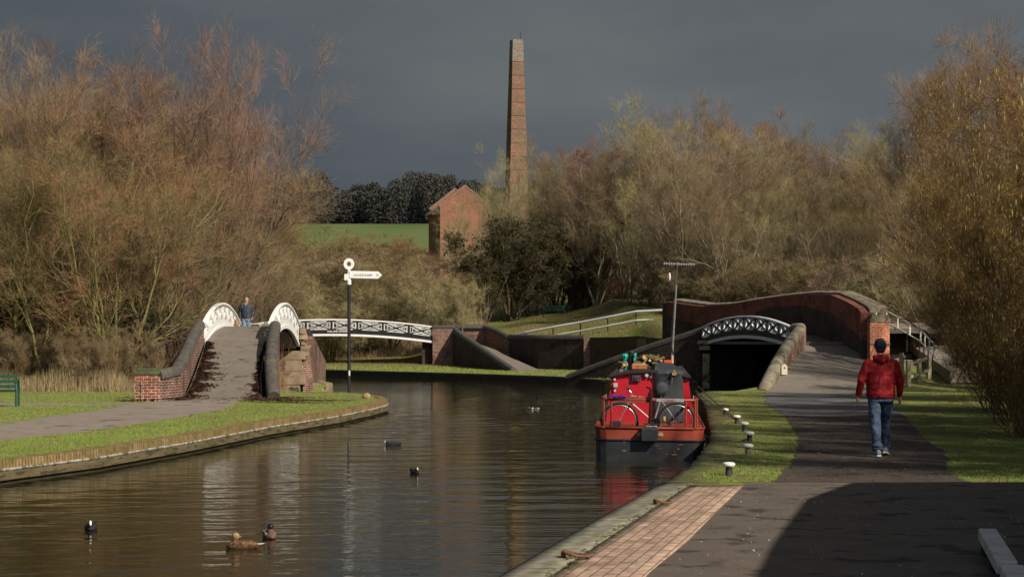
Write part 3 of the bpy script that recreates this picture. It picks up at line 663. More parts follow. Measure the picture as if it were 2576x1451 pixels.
# right abutment and the ramp down from it
xa = PX(1090, Yb)
mb = MB(); mb.box((xa+.62, Yb+1.1, 1.0), (1.3, 2.5, 2.6)); mb.build('abutment', B_mix, br2)
mb = MB(); mb.box((xa+.62, Yb+1.1, 2.36), (1.36, 2.6, .16)); mb.build('abutment_cap', M_coping, br2, bevel=.03)
mb = MB(); mb.box((xa-.35, Yb+1.3, .7), (.7, 1.8, 1.75)); mb.build('pier', B_dark, br2)
NPp = [(xa+1.2,Yb,2.16),(-3.3,102.6,1.95),(-2.2,99.4,1.25),(-1.0,95.6,.50),(-.05,92.6,-.08)]
ww = MB().wall([(x, y, -.6, z) for x, y, z in NPp], .35, -1).build('wing_wall', B_dark, br2)
coping('coping', lerp_pts([(x+.14, y+.05, z) for x, y, z in NPp], .6), ww, M_coping)
FPp = [(-3.0,106.4,2.38),(-1.7,106.2,2.38),(-.9,104.6,2.1),(-.2,103,1.72)]
ww = MB().wall([(x, y, -.6, z) for x, y, z in [(xa+1.2,Yb+2.4,2.38)]+FPp], .35, -1).build('wing_wall', B_mix, br2)
coping('coping', lerp_pts([(xa+1.2,Yb+2.5,2.36)]+FPp, .6), ww, M_coping)
rows = []
for t in frange(0, 1, .05):
    u_ = min(1, t/.5); v_ = max(0, t-.5)/.5
    a = Vector((-2.9, 104.2, 0)).lerp(Vector((.36, 92.4, 0)), u_).lerp(Vector((1.9, 81.6, 0)), v_) if v_ else Vector((-2.9, 104.2, 0)).lerp(Vector((.36, 92.4, 0)), u_)
    c = Vector((-1.72, 106.1, 0)).lerp(Vector((1.7, 93.6, 0)), u_) if not v_ else Vector((1.7, 93.6, 0)).lerp(Vector((2.75, 80.6, 0)), v_)
    zz = 1.4*(1-u_)**1.1-.115
    rows.append([(a.x+(c.x-a.x)*j/6, a.y+(c.y-a.y)*j/6, zz) for j in range(7)])
grid('ramp_surface', rows, mat('ramp_brown', (.16,.13,.105), (.20,.165,.135), 2, .95, .4), kind=None, skirt=None, parent=br2)
# left end abutment, mostly hidden
mb = MB(); mb.box((x0b-.6, Yb+1.1, 1.0), (1.3, 2.5, 2.8)); mb.build('abutment', B_mix, br2)

# --- retaining wall behind the far towpath
rw = thing('retaining_wall', 'long dark brick retaining wall below the grassy slope and white handrail', 'brick wall', (3, 95, -.1))
RWt = [(-.2,103,1.75),(.6,100.2,1.74),(1.5,97.5,1.72),(2.8,96.2,1.72),(4.1,95,1.72)]
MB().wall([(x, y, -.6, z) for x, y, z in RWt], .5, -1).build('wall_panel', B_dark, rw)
coping('coping', lerp_pts([(x, y+.2, z) for x, y, z in RWt], .7), rw, M_coping)
RW2 = [(4.1,95,1.72),(5.4,92.3,1.74),(6.7,89.5,1.80),(7.7,82.2,1.6)]
MB().wall([(x, y, -.6, z) for x, y, z in RW2], .5, -1).build('wall_panel', brick('dark_brown_brick', lin(84,60,46), lin(66,52,42), lin(80,70,56), rh=.08, ms=.009, dirt=lin(54,46,38)), rw)  # browner dark brick on the right-hand stretch
mb = MB(); mb.box((4.15, 94.7, .55), (.34, .34, 2.3)); mb.build('brick_pier', B_mix, rw)

# --- right footbridge over the arm
br3 = thing('iron_footbridge', 'black and white cast-iron footbridge over the dark canal arm, behind the red boat', 'footbridge', (9.4, 70, WATER))
A3, B3 = (8.15, 73.2), (10.85, 66.2)
BW3 = (M_black, M_white, mat('greyed_white_paint', (.72,.72,.71), (.56,.56,.56), 3, .6), False, False)
d3 = Vector((B3[0]-A3[0], B3[1]-A3[1], 0)).normalized(); n3 = Vector((-d3.y, d3.x, 0))   # away to the right
t3_, b3_ = arc(2.14, 2.60), arc(1.40, 1.76)
parapet(br3, A3, B3, t3_, b3_, 8, BW3, 1)
A3b = (A3[0]+n3.x*2.2, A3[1]+n3.y*2.2); B3b = (B3[0]+n3.x*2.2, B3[1]+n3.y*2.2)
mb = MB(); m = 16
for k in range(m):
    def q(t, s_, dz):
        p = Vector((*A3, 0)).lerp(Vector((*B3, 0)), t)+n3*s_; return (p.x, p.y, b3_(t)+dz)
    a, c = k/m, (k+1)/m
    mb.add([q(a,.05,.0),q(c,.05,.0),q(c,2.15,0),q(a,2.15,0),q(a,.05,.15),q(c,.05,.15),q(c,2.15,.15),q(a,2.15,.15)], [(0,1,2,3),(7,6,5,4),(0,4,5,1),(1,5,6,2),(2,6,7,3),(3,7,4,0)])
mb.build('deck', M_tar2, br3)
MB().prism([(8.15,73.25),(10.9,66.2),(11.5,65.8),(13.1,65.6),(13.05,67.2),(12.5,69.8),(11.65,72.2),(10.65,74.2),(9.95,75.6),(9.1,77.2),(8.2,75.6)], 1.46, 1.58).build('deck', MATS['ramp_tarmac'], br3)
Lp = [(8.15,73.2,2.06),(7.4,73.9,1.78),(6.2,74.9,1.38),(4.6,76.3,.76),(2.5,78.4,-.10)]
ww = MB().wall([(x, y, -.9, z) for x, y, z in Lp], .35, 1).build('wing_wall', B_dark, br3)
coping('coping', lerp_pts([(x+.1, y+.14, z) for x, y, z in Lp], .5), ww, M_coping)
mb = MB(); mb.loft([[(8.05,72.9,-.9),(8.75,73.2,-.9),(10.2,74.6,-.9),(8.0,74.6,-.9)], [(8.05,72.95,1.45),(8.6,73.2,1.45),(10.2,74.3,1.45),(8.0,74.3,1.45)]]); mb.build('abutment', B_dark, br3)
mb = MB(); mb.box((8.28, 72.82, .3), (.30, .16, 1.5)); mb.build('stone_quoins', M_stone, br3, bevel=.02)
mb = MB(); mb.box((8.22, 72.8, 1.52), (.62, .4, .16)); mb.box((8.22, 72.85, 1.30), (.46, .36, .2)); mb.build('springer_stone', M_stone, br3, bevel=.02)
Rp = [(10.85,66.3,2.10),(10.95,65.6,2.12),(10.75,64.6,2.0),(10.2,63,1.68),(9.35,60.5,1.0),(8.7,58.4,.42),(8.3,57,.04),(8.15,56.2,-.12)]
ww = MB().wall([(x, y, -1.3, z) for x, y, z in Rp], .35, -1).build('wing_wall', B_mix, br3)
coping('coping', lerp_pts([(x+.12, y-.06, z+.02) for x, y, z in Rp], .4), ww, brick('pale_coping', lin(150,140,122), lin(128,120,104), lin(70,64,56), bw=.13, rh=5, ms=.012, dirt=lin(84,80,66), off=0), 1.15)
# house-shaped cream plaque fixed to the parapet
pl = P(1973, 928, 59.2)
poly = [(-.10,-.19),(.10,-.19),(.10,.11),(.0,.20),(-.10,.11)]
mb = MB(); mb.loft([[(pl.x+a, pl.y-k, pl.z+c) for a, c in poly] for k in (0, .05)]); pq = mb.build('plaque', mat('cream_paint', (.62,.58,.46), (.52,.48,.38), 6, .6), br3)
mb = MB(); mb.ell((pl.x, pl.y-.055, pl.z+.04), (.03,.012,.03)); mb.build('emblem', M_black, pq)

# --- brick road bridge behind
bb = thing('brick_bridge', 'curving red and dark brick bridge parapet behind the right iron footbridge', 'brick bridge', (11, 72, WATER))
W3 = [(13.15,62.1,2.66),(13.32,63.4,2.82),(13.22,65.2,3.12),(13.0,67.2,3.42),(12.45,69.8,3.50),(11.6,72.2,3.44),(10.6,74.2,3.30),(9.9,75.6,3.16),(9.0,77.4,3.14),(8.2,79.2,3.30),(7.7,80.6,3.42)]
Wf = lerp_pts(W3, .5)
band = lambda y: interp(y, [(62,1.0),(65,.95),(67,.75),(70,.45),(73,.40),(74.5,.75),(76,.95),(81,.62)])
def opening(x, y): return 69.6 < y < 74.4
def zlow(y):
    if not (69.6 < y < 74.4): return -1.0
    t = (y-69.6)/4.8; return .35+1.15*math.sqrt(max(0, 1-(2*t-1)**2))
MB().wall([(x, y, zlow(y), z-band(y)) for x, y, z in Wf], .45, -1).build('lower_wall', B_dark, bb)  # dark brick below the red band, divided along a curve
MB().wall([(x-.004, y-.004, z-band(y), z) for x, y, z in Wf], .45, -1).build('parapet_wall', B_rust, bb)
stonecop = mat('pale_stone_coping', (.26,.22,.16), (.17,.145,.11), 3, .9, .5, 20, c3=(.10,.09,.06), s3=5, t3=.58)
mb = MB(); mb.sweep([(x+.22*1, y+.05, z) for x, y, z in Wf], [(-.33,-.02),(-.33,.09),(-.2,.15),(.2,.15),(.33,.09),(.33,-.02)]); mb.build('coping', stonecop, bb, smooth='auto')
MB().box((7.75, 81.3, 1.1), (.55, 1.6, 4.5), R(20)).build('end_pier', B_dark, bb)
mb = MB(); mb.box((13.28, 61.95, 1.35), (.70, .70, 1.9)); pil = mb.build('end_pillar', B_bright, bb)
MB().box((13.28, 61.93, 1.52), (.73, .73, .07)).build('pillar_band', stonecop, pil, bevel=.015); MB().loft([[(13.3+a*s_*.37, 61.95+b_*s_*.37, z) for a, b_ in ((-1,-1),(1,-1),(1,1),(-1,1))] for z, s_ in ((2.29,1),(2.43,1),(2.44,.86),(2.58,.84))]).build('pillar_cap', stonecop, pil, bevel=.015)
tn = Vector((.93, .36, 0))
mb = MB()   # the passage under the road
a1_ = Vector((12.75, 69.2, 0)); a2_ = Vector((10.05, 75.3, 0)); N_ = 10; rings = []
for dd in (0.12, 12):
    ring = []
    for k in range(N_+1):
        t = k/N_; p = a1_.lerp(a2_, t)+tn*dd; ring.append((p.x, p.y, .55+1.15*math.sqrt(max(0, 1-(2*t-1)**2))))
    ring = [(ring[0][0], ring[0][1], -1.0)]+ring+[(ring[-1][0], ring[-1][1], -1.0)]
    rings.append(ring)
mb.loft(rings, cap=False, closed=False)
e = rings[1]; mb.add(e, [tuple(range(len(e)))])  # added end wall, closes the passage so that it stays dark
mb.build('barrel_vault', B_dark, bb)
MB().wall([(x+5.5, y+2.2, 1.0, z-.3) for x, y, z in Wf if y > 73], .45, -1).build('parapet_wall', B_rust, bb)
grid('road_deck', [[(x+d_*5.5, y+d_*2.2, 1.9+.2*math.sin(i*.15)) for d_ in (.08, .5, 1)] for i, (x, y, z) in enumerate(Wf)], M_tar2, kind=None, skirt=None, parent=bb)
grid('ground_behind_steps', [[(x, y, 1.15+(y-66)*.07+(x-14)*.02) for x in (13.7, 16, 20, 30, 60)] for y in (65.9, 70, 75, 82)], M_soil)

# --- steps, their handrail and the timber rail fence by the path
st = thing('steps', 'pale worn steps climbing between the orange brick pillar and the black handrail', 'steps', (14, 61, .5))
for k in range(8):
    y = 61.6+k*1.15; z = .52+k*.20; mb = MB(); mb.box((14.15+.1*k, y+.8, z), (1.25, 1.6, .4))
    mb.build('step', mat('step_stone', (.21,.185,.15), (.12,.10,.08), 2.5, .9, .6, 20), st, bevel=.02)
hr_ = thing('handrail', 'black and white metal handrail sloping down beside the steps on the right', 'handrail', (14.6, 63, 1))
tp = [Vector((14.95, 70.5, 3.10)), Vector((14.45, 60.5, 2.05)), Vector((14.35, 57.6, 1.42))]; lo_ = [p-Vector((0, 0, .42)) for p in tp]
def along(pl_, t):
    t *= len(pl_)-1; i = min(int(t), len(pl_)-2); return pl_[i].lerp(pl_[i+1], t-i)
MB().tube(tp, .028, 6).build('top_rail', M_white, hr_); MB().tube(lo_, .024, 6).build('lower_rail', M_white, hr_)
for k in range(8):
    t = k/8; a = along(tp, t); mb = MB(); mb.tube([a-Vector((0,0,.42)), a-Vector((0,0,1.1))], .024, 6); mb.build('post', M_black, hr_)
    mb = MB(); c = along(tp, min(1, t+.03)); mb.tube([c, c-Vector((0,0,.42))], .026, 6); mb.build('baluster', M_white, hr_)
rf = thing('slope', 'smooth pale ramp rising beyond the black and white handrail, right of the steps', 'ramp', (15.5, 62, .5))
mb = MB(); mb.add([(14.9,58,.2),(16.6,58,.25),(17.0,70.5,2.2),(15.2,70.5,2.15),(14.9,58,.6),(16.6,58,.7),(17.0,70.5,2.35),(15.2,70.5,2.3)], [(4,5,6,7),(0,4,7,3),(0,1,5,4),(1,2,6,5)]); mb.build('ramp_surface', mat('pale_tarmac', (.2,.17,.14)), rf)
fn = thing('rail_fence', 'short pale timber post and rail fence at the grass edge, right of the walker', 'fence', (13.7, 58, .3))
M_wood = mat('pale_wood', (.34,.30,.20), (.24,.21,.14), 5, .85, .3, 40, aniso=(1,1,.3))
fp_ = [(2268, 58.9, .85), (2285, 57.0, .86), (2312, 58.2, .82), (2337, 59.4, .8)]
for x, Y, h_ in fp_:
    X_ = PX(x, Y); z = ground(X_, Y); mb = MB(); mb.box((X_, Y, z+h_/2-.05), (.13, .13, h_+.1), .2); mb.build('post', M_wood, fn, bevel=.01)
def fpt(i, h_): x, Y, _ = fp_[i]; X_ = PX(x, Y); return Vector((X_, Y, ground(X_, Y)+h_))
for i, j in ((1, 2), (2, 3)):
    for h_ in (.28, .72) if i else (.28,): mb = MB(); mb.bar(fpt(i, h_), fpt(j, h_+.03), .04, .10); mb.build('rail', M_wood, fn)
# white handrail on the far slope
wr = thing('handrail', 'long white handrail climbing the far grass slope above the dark retaining wall', 'handrail', (4, 96, 2))
def hp(x, y, Y): return P(x, y, Y)
tr_ = [hp(1281,846,103.6), hp(1323,836,102), hp(1391,823,100.4), hp(1460,811,99), hp(1529,798,97.5), hp(1600,784,96.2), hp(1678,780,95)]
lr_ = [p-Vector((0, 0, .50)) for p in tr_]
MB().tube(tr_, .08, 7).build('top_rail', M_white, wr)
MB().tube([lr_[1].lerp(lr_[2], .7)]+lr_[2:6]+[lr_[5].lerp(lr_[6], .55)], .065, 7).build('lower_rail', M_white, wr)
for p in tr_[1:6]:
    z = ground(p.x, p.y); MB().tube([p+Vector((0,0,.03)), (p.x, p.y, min(z, p.z-.5)-.1)], .04, 6).build('post', M_black, wr)
p = hp(1683, 776, 94.8); mb = MB(); mb.box((p.x, p.y, p.z-.75), (.22, .22, 1.7)); mb.build('timber_post', M_wood, wr, bevel=.02)

# --- chimney and engine house
ch = thing('chimney', 'tall tapering square brick chimney stack with iron bands and pale top', 'chimney', (PX(1299, 190), 190, 8))
def sq(cx, cy, w_, z, th): return [(cx+math.cos(th+math.pi/4+k*math.pi/2)*w_*.7071, cy+math.sin(th+math.pi/4+k*math.pi/2)*w_*.7071, z) for k in range(4)]
TH = R(16.5); cx = PX(1298, 190)+.05; cy = 190
def cwid(z): return 1.20+(34.0-z)*.0565
zs = [6.0, 32.2]; MB().loft([sq(cx-.0, cy, cwid(z), z, TH) for z in zs]).build('shaft', B_chim, ch)
MB().loft([sq(cx, cy, cwid(32.2)+.02, 32.2, TH), sq(cx, cy, cwid(34.6)+.02, 34.7, TH)]).build('top_course', brick('grey_brick', lin(128,118,108), lin(108,100,94), lin(138,130,118), bw=.45, rh=.15), ch)
for k in range(12):
    z = 32.2-k*1.5; MB().loft([sq(cx, cy, cwid(z)+.035, z-.03, TH), sq(cx, cy, cwid(z)+.035, z+.03, TH)]).build('iron_band', mat('rusty_iron', (.05,.03,.02), (.08,.045,.03), 3, .8), ch)
MB().tube([(cx+.45, cy, 34.6), (cx+.45, cy, 35.6)], .03, 5).build('lightning_rod', M_black, ch)
eh = thing('engine_house', 'roofless-looking red brick engine house with stepped twin gables beside the chimney', 'building', (PX(1170, 186), 186, 7))
ex, ey = PX(1170, 186), 186.0; ca, sa = math.cos(TH*1.0), math.sin(TH)
def T_(u, v, z): return (ex+u*ca-v*sa, ey+u*sa+v*ca, z)     # u right along the front, v back
gab = [(-2.8,5.0),(2.8,5.0),(2.8,15.9),(0,18.1),(-2.8,15.9)]
B_eh = brick('engine_house_brick', lin(146,94,72), lin(122,78,62), lin(150,122,104), dirt=lin(108,82,66), bw=.3, rh=.1, ms=.01, dirtscale=.5)
for v0, v1, dz in ((0, .5, 0), (4.3, 4.8, .0)):
    mb = MB(); mb.loft([[T_(u, v0, z+(dz if z > 6 else 0)) for u, z in gab], [T_(u, v1, z+(dz if z > 6 else 0)) for u, z in gab]]); g_ = mb.build('gable_wall', B_eh, eh)
    mb = MB()
    for s_ in (-1, 1): mb.bar(T_(s_*2.95, (v0+v1)/2, 15.85+dz), T_(0, (v0+v1)/2, 18.2+dz), .62, .16, (sa*-1, ca, 0))
    mb.build('gable_coping', mat('clay_coping', (.24,.15,.11), (.18,.12,.09), 2, .9), g_)
mb = MB(); mb.loft([[T_(-2.78, v, z) for v, z in ((.5,5),(4.3,5),(4.3,15.6),(.5,15.6))], [T_(-2.4, v, z) for v, z in ((.5,5),(4.3,5),(4.3,15.6),(.5,15.6))]]); mb.build('side_wall', B_eh, eh)
mb = MB(); mb.loft([[T_(2.78, v, z) for v, z in ((.5,5),(4.3,5),(4.3,15.6),(.5,15.6))], [T_(2.4, v, z) for v, z in ((.5,5),(4.3,5),(4.3,15.6),(.5,15.6))]]); mb.build('side_wall', B_eh, eh)
for s_ in (-1, 1):
    mb = MB(); mb.add([T_(s_*2.9,.5,15.5),T_(s_*2.9,4.3,15.5),T_(0,4.3,17.6),T_(0,.5,17.6)], [(0,1,2,3)]); mb.build('roof', mat('tile_roof', (.20,.11,.08), (.15,.09,.07), 2, .9), eh)
mb = MB(); mb.box(T_(-2.95, 2.4, 10.2), (.22, 3.6, 9.8), TH); lt = mb.build('pilaster', B_eh, eh)
mb = MB(); mb.add([T_(-3.5,.8,15.1),T_(-2.8,.8,15.7),T_(-2.8,4.4,15.7),T_(-3.5,4.4,15.1),T_(-3.5,.8,15.0),T_(-2.8,.8,15.2),T_(-2.8,4.4,15.2),T_(-3.5,4.4,15.0)], [(0,1,2,3),(0,4,5,1),(3,2,6,7),(0,3,7,4),(4,7,6,5)]); mb.build('eave_roof', mat('tile_roof', (.20,.11,.08)), lt)

# --- fingerpost
fg = thing('signpost', 'tall black canal fingerpost with white ring top and one pointed white arm', 'signpost', (PX(878, 56.6), 56.6, -.1))
Ys = 56.6; px = PX(878, Ys)
MB().tube([(px, Ys, -.3), (px, Ys, PZ(712, Ys))], .055, 12).build('post', M_black, fg, smooth='auto')
mb = MB(); mb.lathe([(.07,0),(.075,.02),(.075,.26),(.06,.32),(.05,.5)], (px, Ys, PZ(716, Ys)), 14); mb.box((px-.07, Ys, PZ(697, Ys)), (.16, .16, .20)); mb.build('collar', M_white, fg, smooth='auto')
mb = MB(); cz = PZ(664, Ys); ring = []
for k in range(28):
    a = 2*math.pi*k/28; ring.append([(px+math.cos(a)*r_, Ys+dy, cz+math.sin(a)*r_*1.08) for r_, dy in ((.175,-.03),(.175,.03),(.075,.03),(.075,-.03))])
mb.loft(ring+[ring[0]], cap=False); mb.tube([(px, Ys, cz-.17), (px, Ys, PZ(690, Ys))], .045, 10); mb.build('ring_finial', M_white, fg, smooth='auto')
z0, z1 = PZ(701, Ys), PZ(683, Ys); xe = PX(962, Ys); xs_ = PX(880, Ys)
mb = MB(); pf = [(xs_, z0+.02), (xe-.13, z0), (xe, (z0+z1)/2), (xe-.13, z1), (xs_, z1+.02)]
mb.loft([[(a, Ys-.09+dy, c) for a, c in pf] for dy in (0, .035)]); arm = mb.build('arm', M_white, fg)
text_mesh('lettering', 'HAWNE BASIN', .105, mat('faded_grey_paint', (.42,.42,.42)), arm, (xs_+.13, Ys-.096, (z0+z1)/2-.035), (1,0,0), (0,0,1), .002, width=.62)
text_mesh('lettering', '3¾', .10, MATS['faded_grey_paint'], arm, (xs_+.87, Ys-.096, (z0+z1)/2-.035), (1,0,0), (0,0,1), .002, width=.10)
mb = MB(); mb.box((px+.02, Ys-.06, PZ(938, Ys)), (.045, .02, .17)); mb.build('tag', M_white, fg)
mb = MB(); c = G(922, 1002, -.1); mb.ell((c.x, c.y, c.z+.06), (.13,.11,.11), 10, 7)
o = mb.build('stone', mat('sandstone', (.42,.30,.16), (.24,.15,.08), 8, .9, .8), None, smooth=True); tag(o, 'small rounded brown stone on the tip of the left grass bank', 'stone')

# --- benches
M_green = mat('green_bench_paint', (.012,.075,.045), (.018,.055,.036), 5, .45, .1)
def bench(label, loc, rz, L_=1.6, slats=4, arch=True, seatz=.42):
    r_ = thing('park_bench', label, 'bench')
    for s_ in (-1, 1):
        mb = MB(); x = s_*L_/2
        if arch: mb.tube([(x,-.22,-.02),(x,-.23,.40),(x,-.22,.62),(x,-.14,.72),(x,.10,.73),(x,.2,.66),(x,.24,.5),(x,.26,.2),(x,.28,-.02)], .03, 8)
        else: mb.tube([(x,-.22,0),(x,-.2,.42)], .035, 6); mb.tube([(x,.28,0),(x,.2,.45),(x,.27,.85)], .035, 6); mb.bar((x,-.24,.42),(x,.24,.42),.05,.05)
        mb.build('end_frame', M_green, r_, smooth='auto', local=True)
    mb = MB()
    for k in range(5): mb.box((0, -.2+k*.095, seatz+(.012*abs(k-2))), (L_+.04, .07, .03))
    mb.build('seat', M_green, r_, local=True, bevel=.006)
    mb = MB()
    for k in range(3): mb.box((0, .235+k*.02, seatz+.14+k*.135), (L_+.04, .03, .085))
    mb.build('backrest', M_green, r_, local=True, bevel=.006)
    r_.location = loc; r_.rotation_euler = (0, 0, rz); return r_
c = G(30, 1021, -.1)
bench('green metal bench with rounded end frames, cut off by the left edge', (PX(40, 45.6)-.78, 45.6, -.1), R(188), 1.6, arch=True)
bench('distant teal bench with horizontal slats, in shade on the far grass', (PX(1394, 128), 128, ground(PX(1394, 128), 128)), R(2), 1.6, arch=False)

# --- foreground white timbers
M_wt = mat('worn_white_paint', (.62,.61,.56), (.45,.44,.40), 5, .7, .4, 40, c3=(.12,.11,.09), s3=9, t3=.66)
a = G(2484, 1328, .2); c = G(2600, 1520, .2); d_ = (c-a).normalized()
kr = thing('low_barrier', 'low worn white timber baulk lying along the dark tarmac, bottom right', 'barrier', (a.x, a.y, 0))
mb = MB(); mb.bar(a-Vector((0,0,.05)), a+d_*2.1-Vector((0,0,.05)), .15, .10); mb.build('timber', M_wt, kr, bevel=.012)
mb = MB(); mb.bar(a+d_*2.14-Vector((-.03,0,.085)), a+d_*5-Vector((-.03,0,.085)), .165, .13); mb.build('timber', M_wt, kr, bevel=.012)
mb = MB()
for k in range(5): p = a+d_*(.3+k*1.0); mb.box((p.x, p.y, .03), (.12, .12, .1))
mb.build('support', mat('black_iron', (.02,.02,.02)), kr)
a = G(2588, 1330, .2); kr = thing('low_barrier', 'end of another white timber baulk just inside the right edge', 'barrier', (a.x, a.y, 0))
mb = MB(); mb.bar(a-Vector((.0,0,.07)), a+Vector((1.6,-.9,-.07)), .16, .14); mb.build('timber', M_wt, kr, bevel=.012)
mb = MB(); mb.box((a.x+.3, a.y-.2, .03), (.12,.12,.1)); mb.build('support', MATS['black_iron'], kr)

# --- buildings outside the frame on the right that shade the forecourt
wb = thing('brick_building', 'two-storey brick waterside building to the right of the forecourt, outside the view', 'building', (9, 8, 0))
fpn = [(4.6,-8),(4.9,4.2),(5.50,8.7),(5.93,10.7),(6.91,14.7),(7.83,16.8),(20,17.4),(20,-8)]
sc_ = 1.0
mb = MB(); mb.prism(fpn, -.1, 4.0); mb.build('wall', B_mix, wb)
cxx = sum(p[0] for p in fpn)/7; cyy = sum(p[1] for p in fpn)/7
mb = MB(); mb.loft([[(p[0], p[1], 4.0) for p in fpn], [(cxx+(p[0]-cxx)*.9, cyy+(p[1]-cyy)*.9, 4.12) for p in fpn]]); mb.build('roof', mat('slate', (.08,.08,.09), (.12,.12,.13), 3, .8), wb)
for k in range(5):
    t = (k+.5)/5; p = Vector((5.93, 10.7, 0)).lerp(Vector((6.91, 14.7, 0)), t); mb = MB(); mb.box((p.x-.02, p.y, 1.9), (.1, .8, 1.1), -R(14)); mb.build('window', mat('window_glass', (.02,.025,.03), rough=.1), wb)
# ---------------------------------------------------------------- narrowboat
def C4(cx_, cy_, Y):      # a point of the stern close-up at distance Y
    return P((2300+cx_/2.638)/1.59, (1350+cy_/2.638)/1.59, Y)
nb = thing('narrowboat', 'red and black moored canal narrowboat seen from its stern', 'narrowboat', (2.5, 31, WATER))
M_red = mat('red_boat_paint', (.42,.008,.018), (.34,.007,.014), 2.5, .38, .06, 20, spec=.5, c3=(.30,.012,.012), s3=3, t3=.68)
M_oxide = mat('red_oxide_paint', (.27,.045,.022), (.20,.035,.02), 3, .5, .1, 20, spec=.4)
M_hull = mat('bitumen_black', (.012,.013,.016), (.03,.031,.035), 2.5, .42, .12, 16, spec=.5)
M_canvas = mat('grey_canvas', (.030,.034,.040), (.045,.050,.056), 3, .75, .5, 9)
M_steel = mat('dull_steel', (.5,.5,.5), (.35,.35,.35), 8, .35, 0, metal=1)
HD = .085
def B_(u, v, z): # u to starboard, v toward the bow from the stern
    return (2.5+u*.998+v*HD, 31+v-u*.03*0, z-.010*u*1.6)
def hullring(v, w_, z0, z1, r_=.0):
    return [B_(-w_, v, z1), B_(-w_*.97, v, z0), B_(w_*.97, v, z0), B_(w_, v, z1)]
vs_ = [(0,.80),(.05,.90),(.18,.985),(.4,1.0),(13,1.0),(14.3,.9),(15.4,.66),(16.2,.34),(16.6,.06)]
MB().loft([hullring(v, w_, -1.0, -.09) for v, w_ in vs_]).build('hull', M_hull, nb)
hb = MB().loft([hullring(v, w_*1.012, -.09, .13+max(0, v-13)*.06) for v, w_ in vs_]).build('gunwale', M_oxide, nb)
mb = MB()
for s_ in (-1, 1): mb.tube([B_(s_*w_*1.015, v, -.095) for v, w_ in vs_], .022, 6)
mb.tube([B_(u, -.005, -.095) for u in (-.8, 0, .8)], .022, 6); mb.build('rubbing_strake', mat('black_gloss', (.02,.02,.022), rough=.3), nb)
mb = MB(); ring = [B_(-w_*1.03, v, .13) for v, w_ in vs_[:5]]
mb.tube([B_(-.8, -.01, .13), B_(.8, -.01, .13)], .022, 6); mb.tube([B_(-w_*1.01, v, .13) for v, w_ in vs_[:5]], .02, 6); mb.tube([B_(w_*1.01, v, .13) for v, w_ in vs_[:5]], .02, 6); mb.build('gunwale_lip', M_oxide, hb, smooth=True)
# cabin with tumblehome sides and cambered roof
def cab(v, zr=0): return [B_(-.86, v, .10), B_(-.74, v, 1.01+zr), B_(-.38, v, 1.085+zr), B_(0, v, 1.11+zr), B_(.38, v, 1.085+zr), B_(.74, v, 1.01+zr), B_(.86, v, .10)]
cbn = MB().loft([cab(2.0), cab(12.8)]).build('cabin', M_red, nb)
rr = lambda v: [B_(-.80, v, 1.0), B_(-.78, v, 1.045), B_(-.40, v, 1.125), B_(0, v, 1.15), B_(.40, v, 1.125), B_(.78, v, 1.045), B_(.80, v, 1.0), B_(.38, v, 1.075), B_(0, v, 1.10), B_(-.38, v, 1.075)]
MB().loft([rr(1.9), rr(12.9)]).build('roof', mat('black_roof', (.02,.02,.022), (.035,.035,.035), 3, .35), nb)
Yb_ = 32.97
def disc(c, r_, m_, name, par, d=.03, n_=16):
    mb = MB(); mb.tube([c, (c[0], c[1]-d, c[2])], r_, n_); return mb.build(name, m_, par)
lampm = mat('lamp_glass', (.55,.55,.52), (.4,.4,.4), 4, .2)
c = C4(755, 397, Yb_); disc(c, .042, M_steel, 'lamp_ring', cbn); disc((c.x, c.y-.02, c.z), .03, lampm, 'stern_lamp', cbn)
for x, y, r_, nm in ((810,382,.016,'vent'), (800,415,.024,'vent'), (418,440,.022,'navigation_lamp'), (420,557,.022,'socket_cap')): disc(C4(x, y, Yb_), r_, lampm if nm != 'vent' else M_steel, nm, cbn)
def panel(x0, y0, x1, y1, Y, d, m_, name, par, bev=.006):
    a, c = C4(x0, y1, Y), C4(x1, y0, Y); mb = MB(); mb.box(((a.x+c.x)/2, Y-d/2, (a.z+c.z)/2), (c.x-a.x, d, c.z-a.z)); return mb.build(name, m_, par, bevel=bev)
ip = panel(600, 394, 692, 460, Yb_, .04, mat('dark_panel', (.03,.03,.04), (.05,.05,.06), 20, .4), 'instrument_panel', cbn)
for x, y in ((640, 410), (668, 412), (668, 445)): disc(C4(x, y, Yb_-.035), .014, M_steel, 'gauge', ip, .012)
panel(615, 415, 650, 455, Yb_-.03, .02, M_black, 'display', ip)
panel(403, 478, 448, 522, Yb_, .05, mat('pale_plastic', (.42,.42,.42)), 'shore_power_box', cbn); panel(415, 515, 436, 540, Yb_, .04, M_steel, 'socket', cbn)
# canvas cover over the hatch and doors
cv = []
for z, w0, w1, d in ((.14, 838, 1146, .06), (.30, 836, 1148, .10), (.45, 838, 1146, .09), (.70, 838, 1142, .07), (.95, 836, 1140, .08), (1.06, 832, 1150, .14), (1.12, 835, 1148, .10), (1.22, 850, 1120, -.30), (1.26, 870, 1085, -.8)):
    a, c = C4(w0, 400, Yb_).x, C4(w1, 400, Yb_).x; m_ = 12; front = []
    for k in range(m_+1):
        t = k/m_; front.append((a+(c-a)*t, Yb_-d*(1-abs(2*t-1)**4*.7)+.012*math.sin(t*19+z*9), z+.02*math.sin(t*3.1)))
    back = [(p[0], Yb_+1.0, p[2]-.02) for p in reversed(front)]
    cv.append(front+back)
cvr = MB().loft(cv).build('canvas_cover', M_canvas, nb, smooth='auto')
mb = MB(); a = C4(915, 590, Yb_-.12); mb.ell((a.x, a.y, a.z+.09), (.13,.05,.135), 14, 9); mb.build('pocket', M_canvas, cvr, smooth=True)
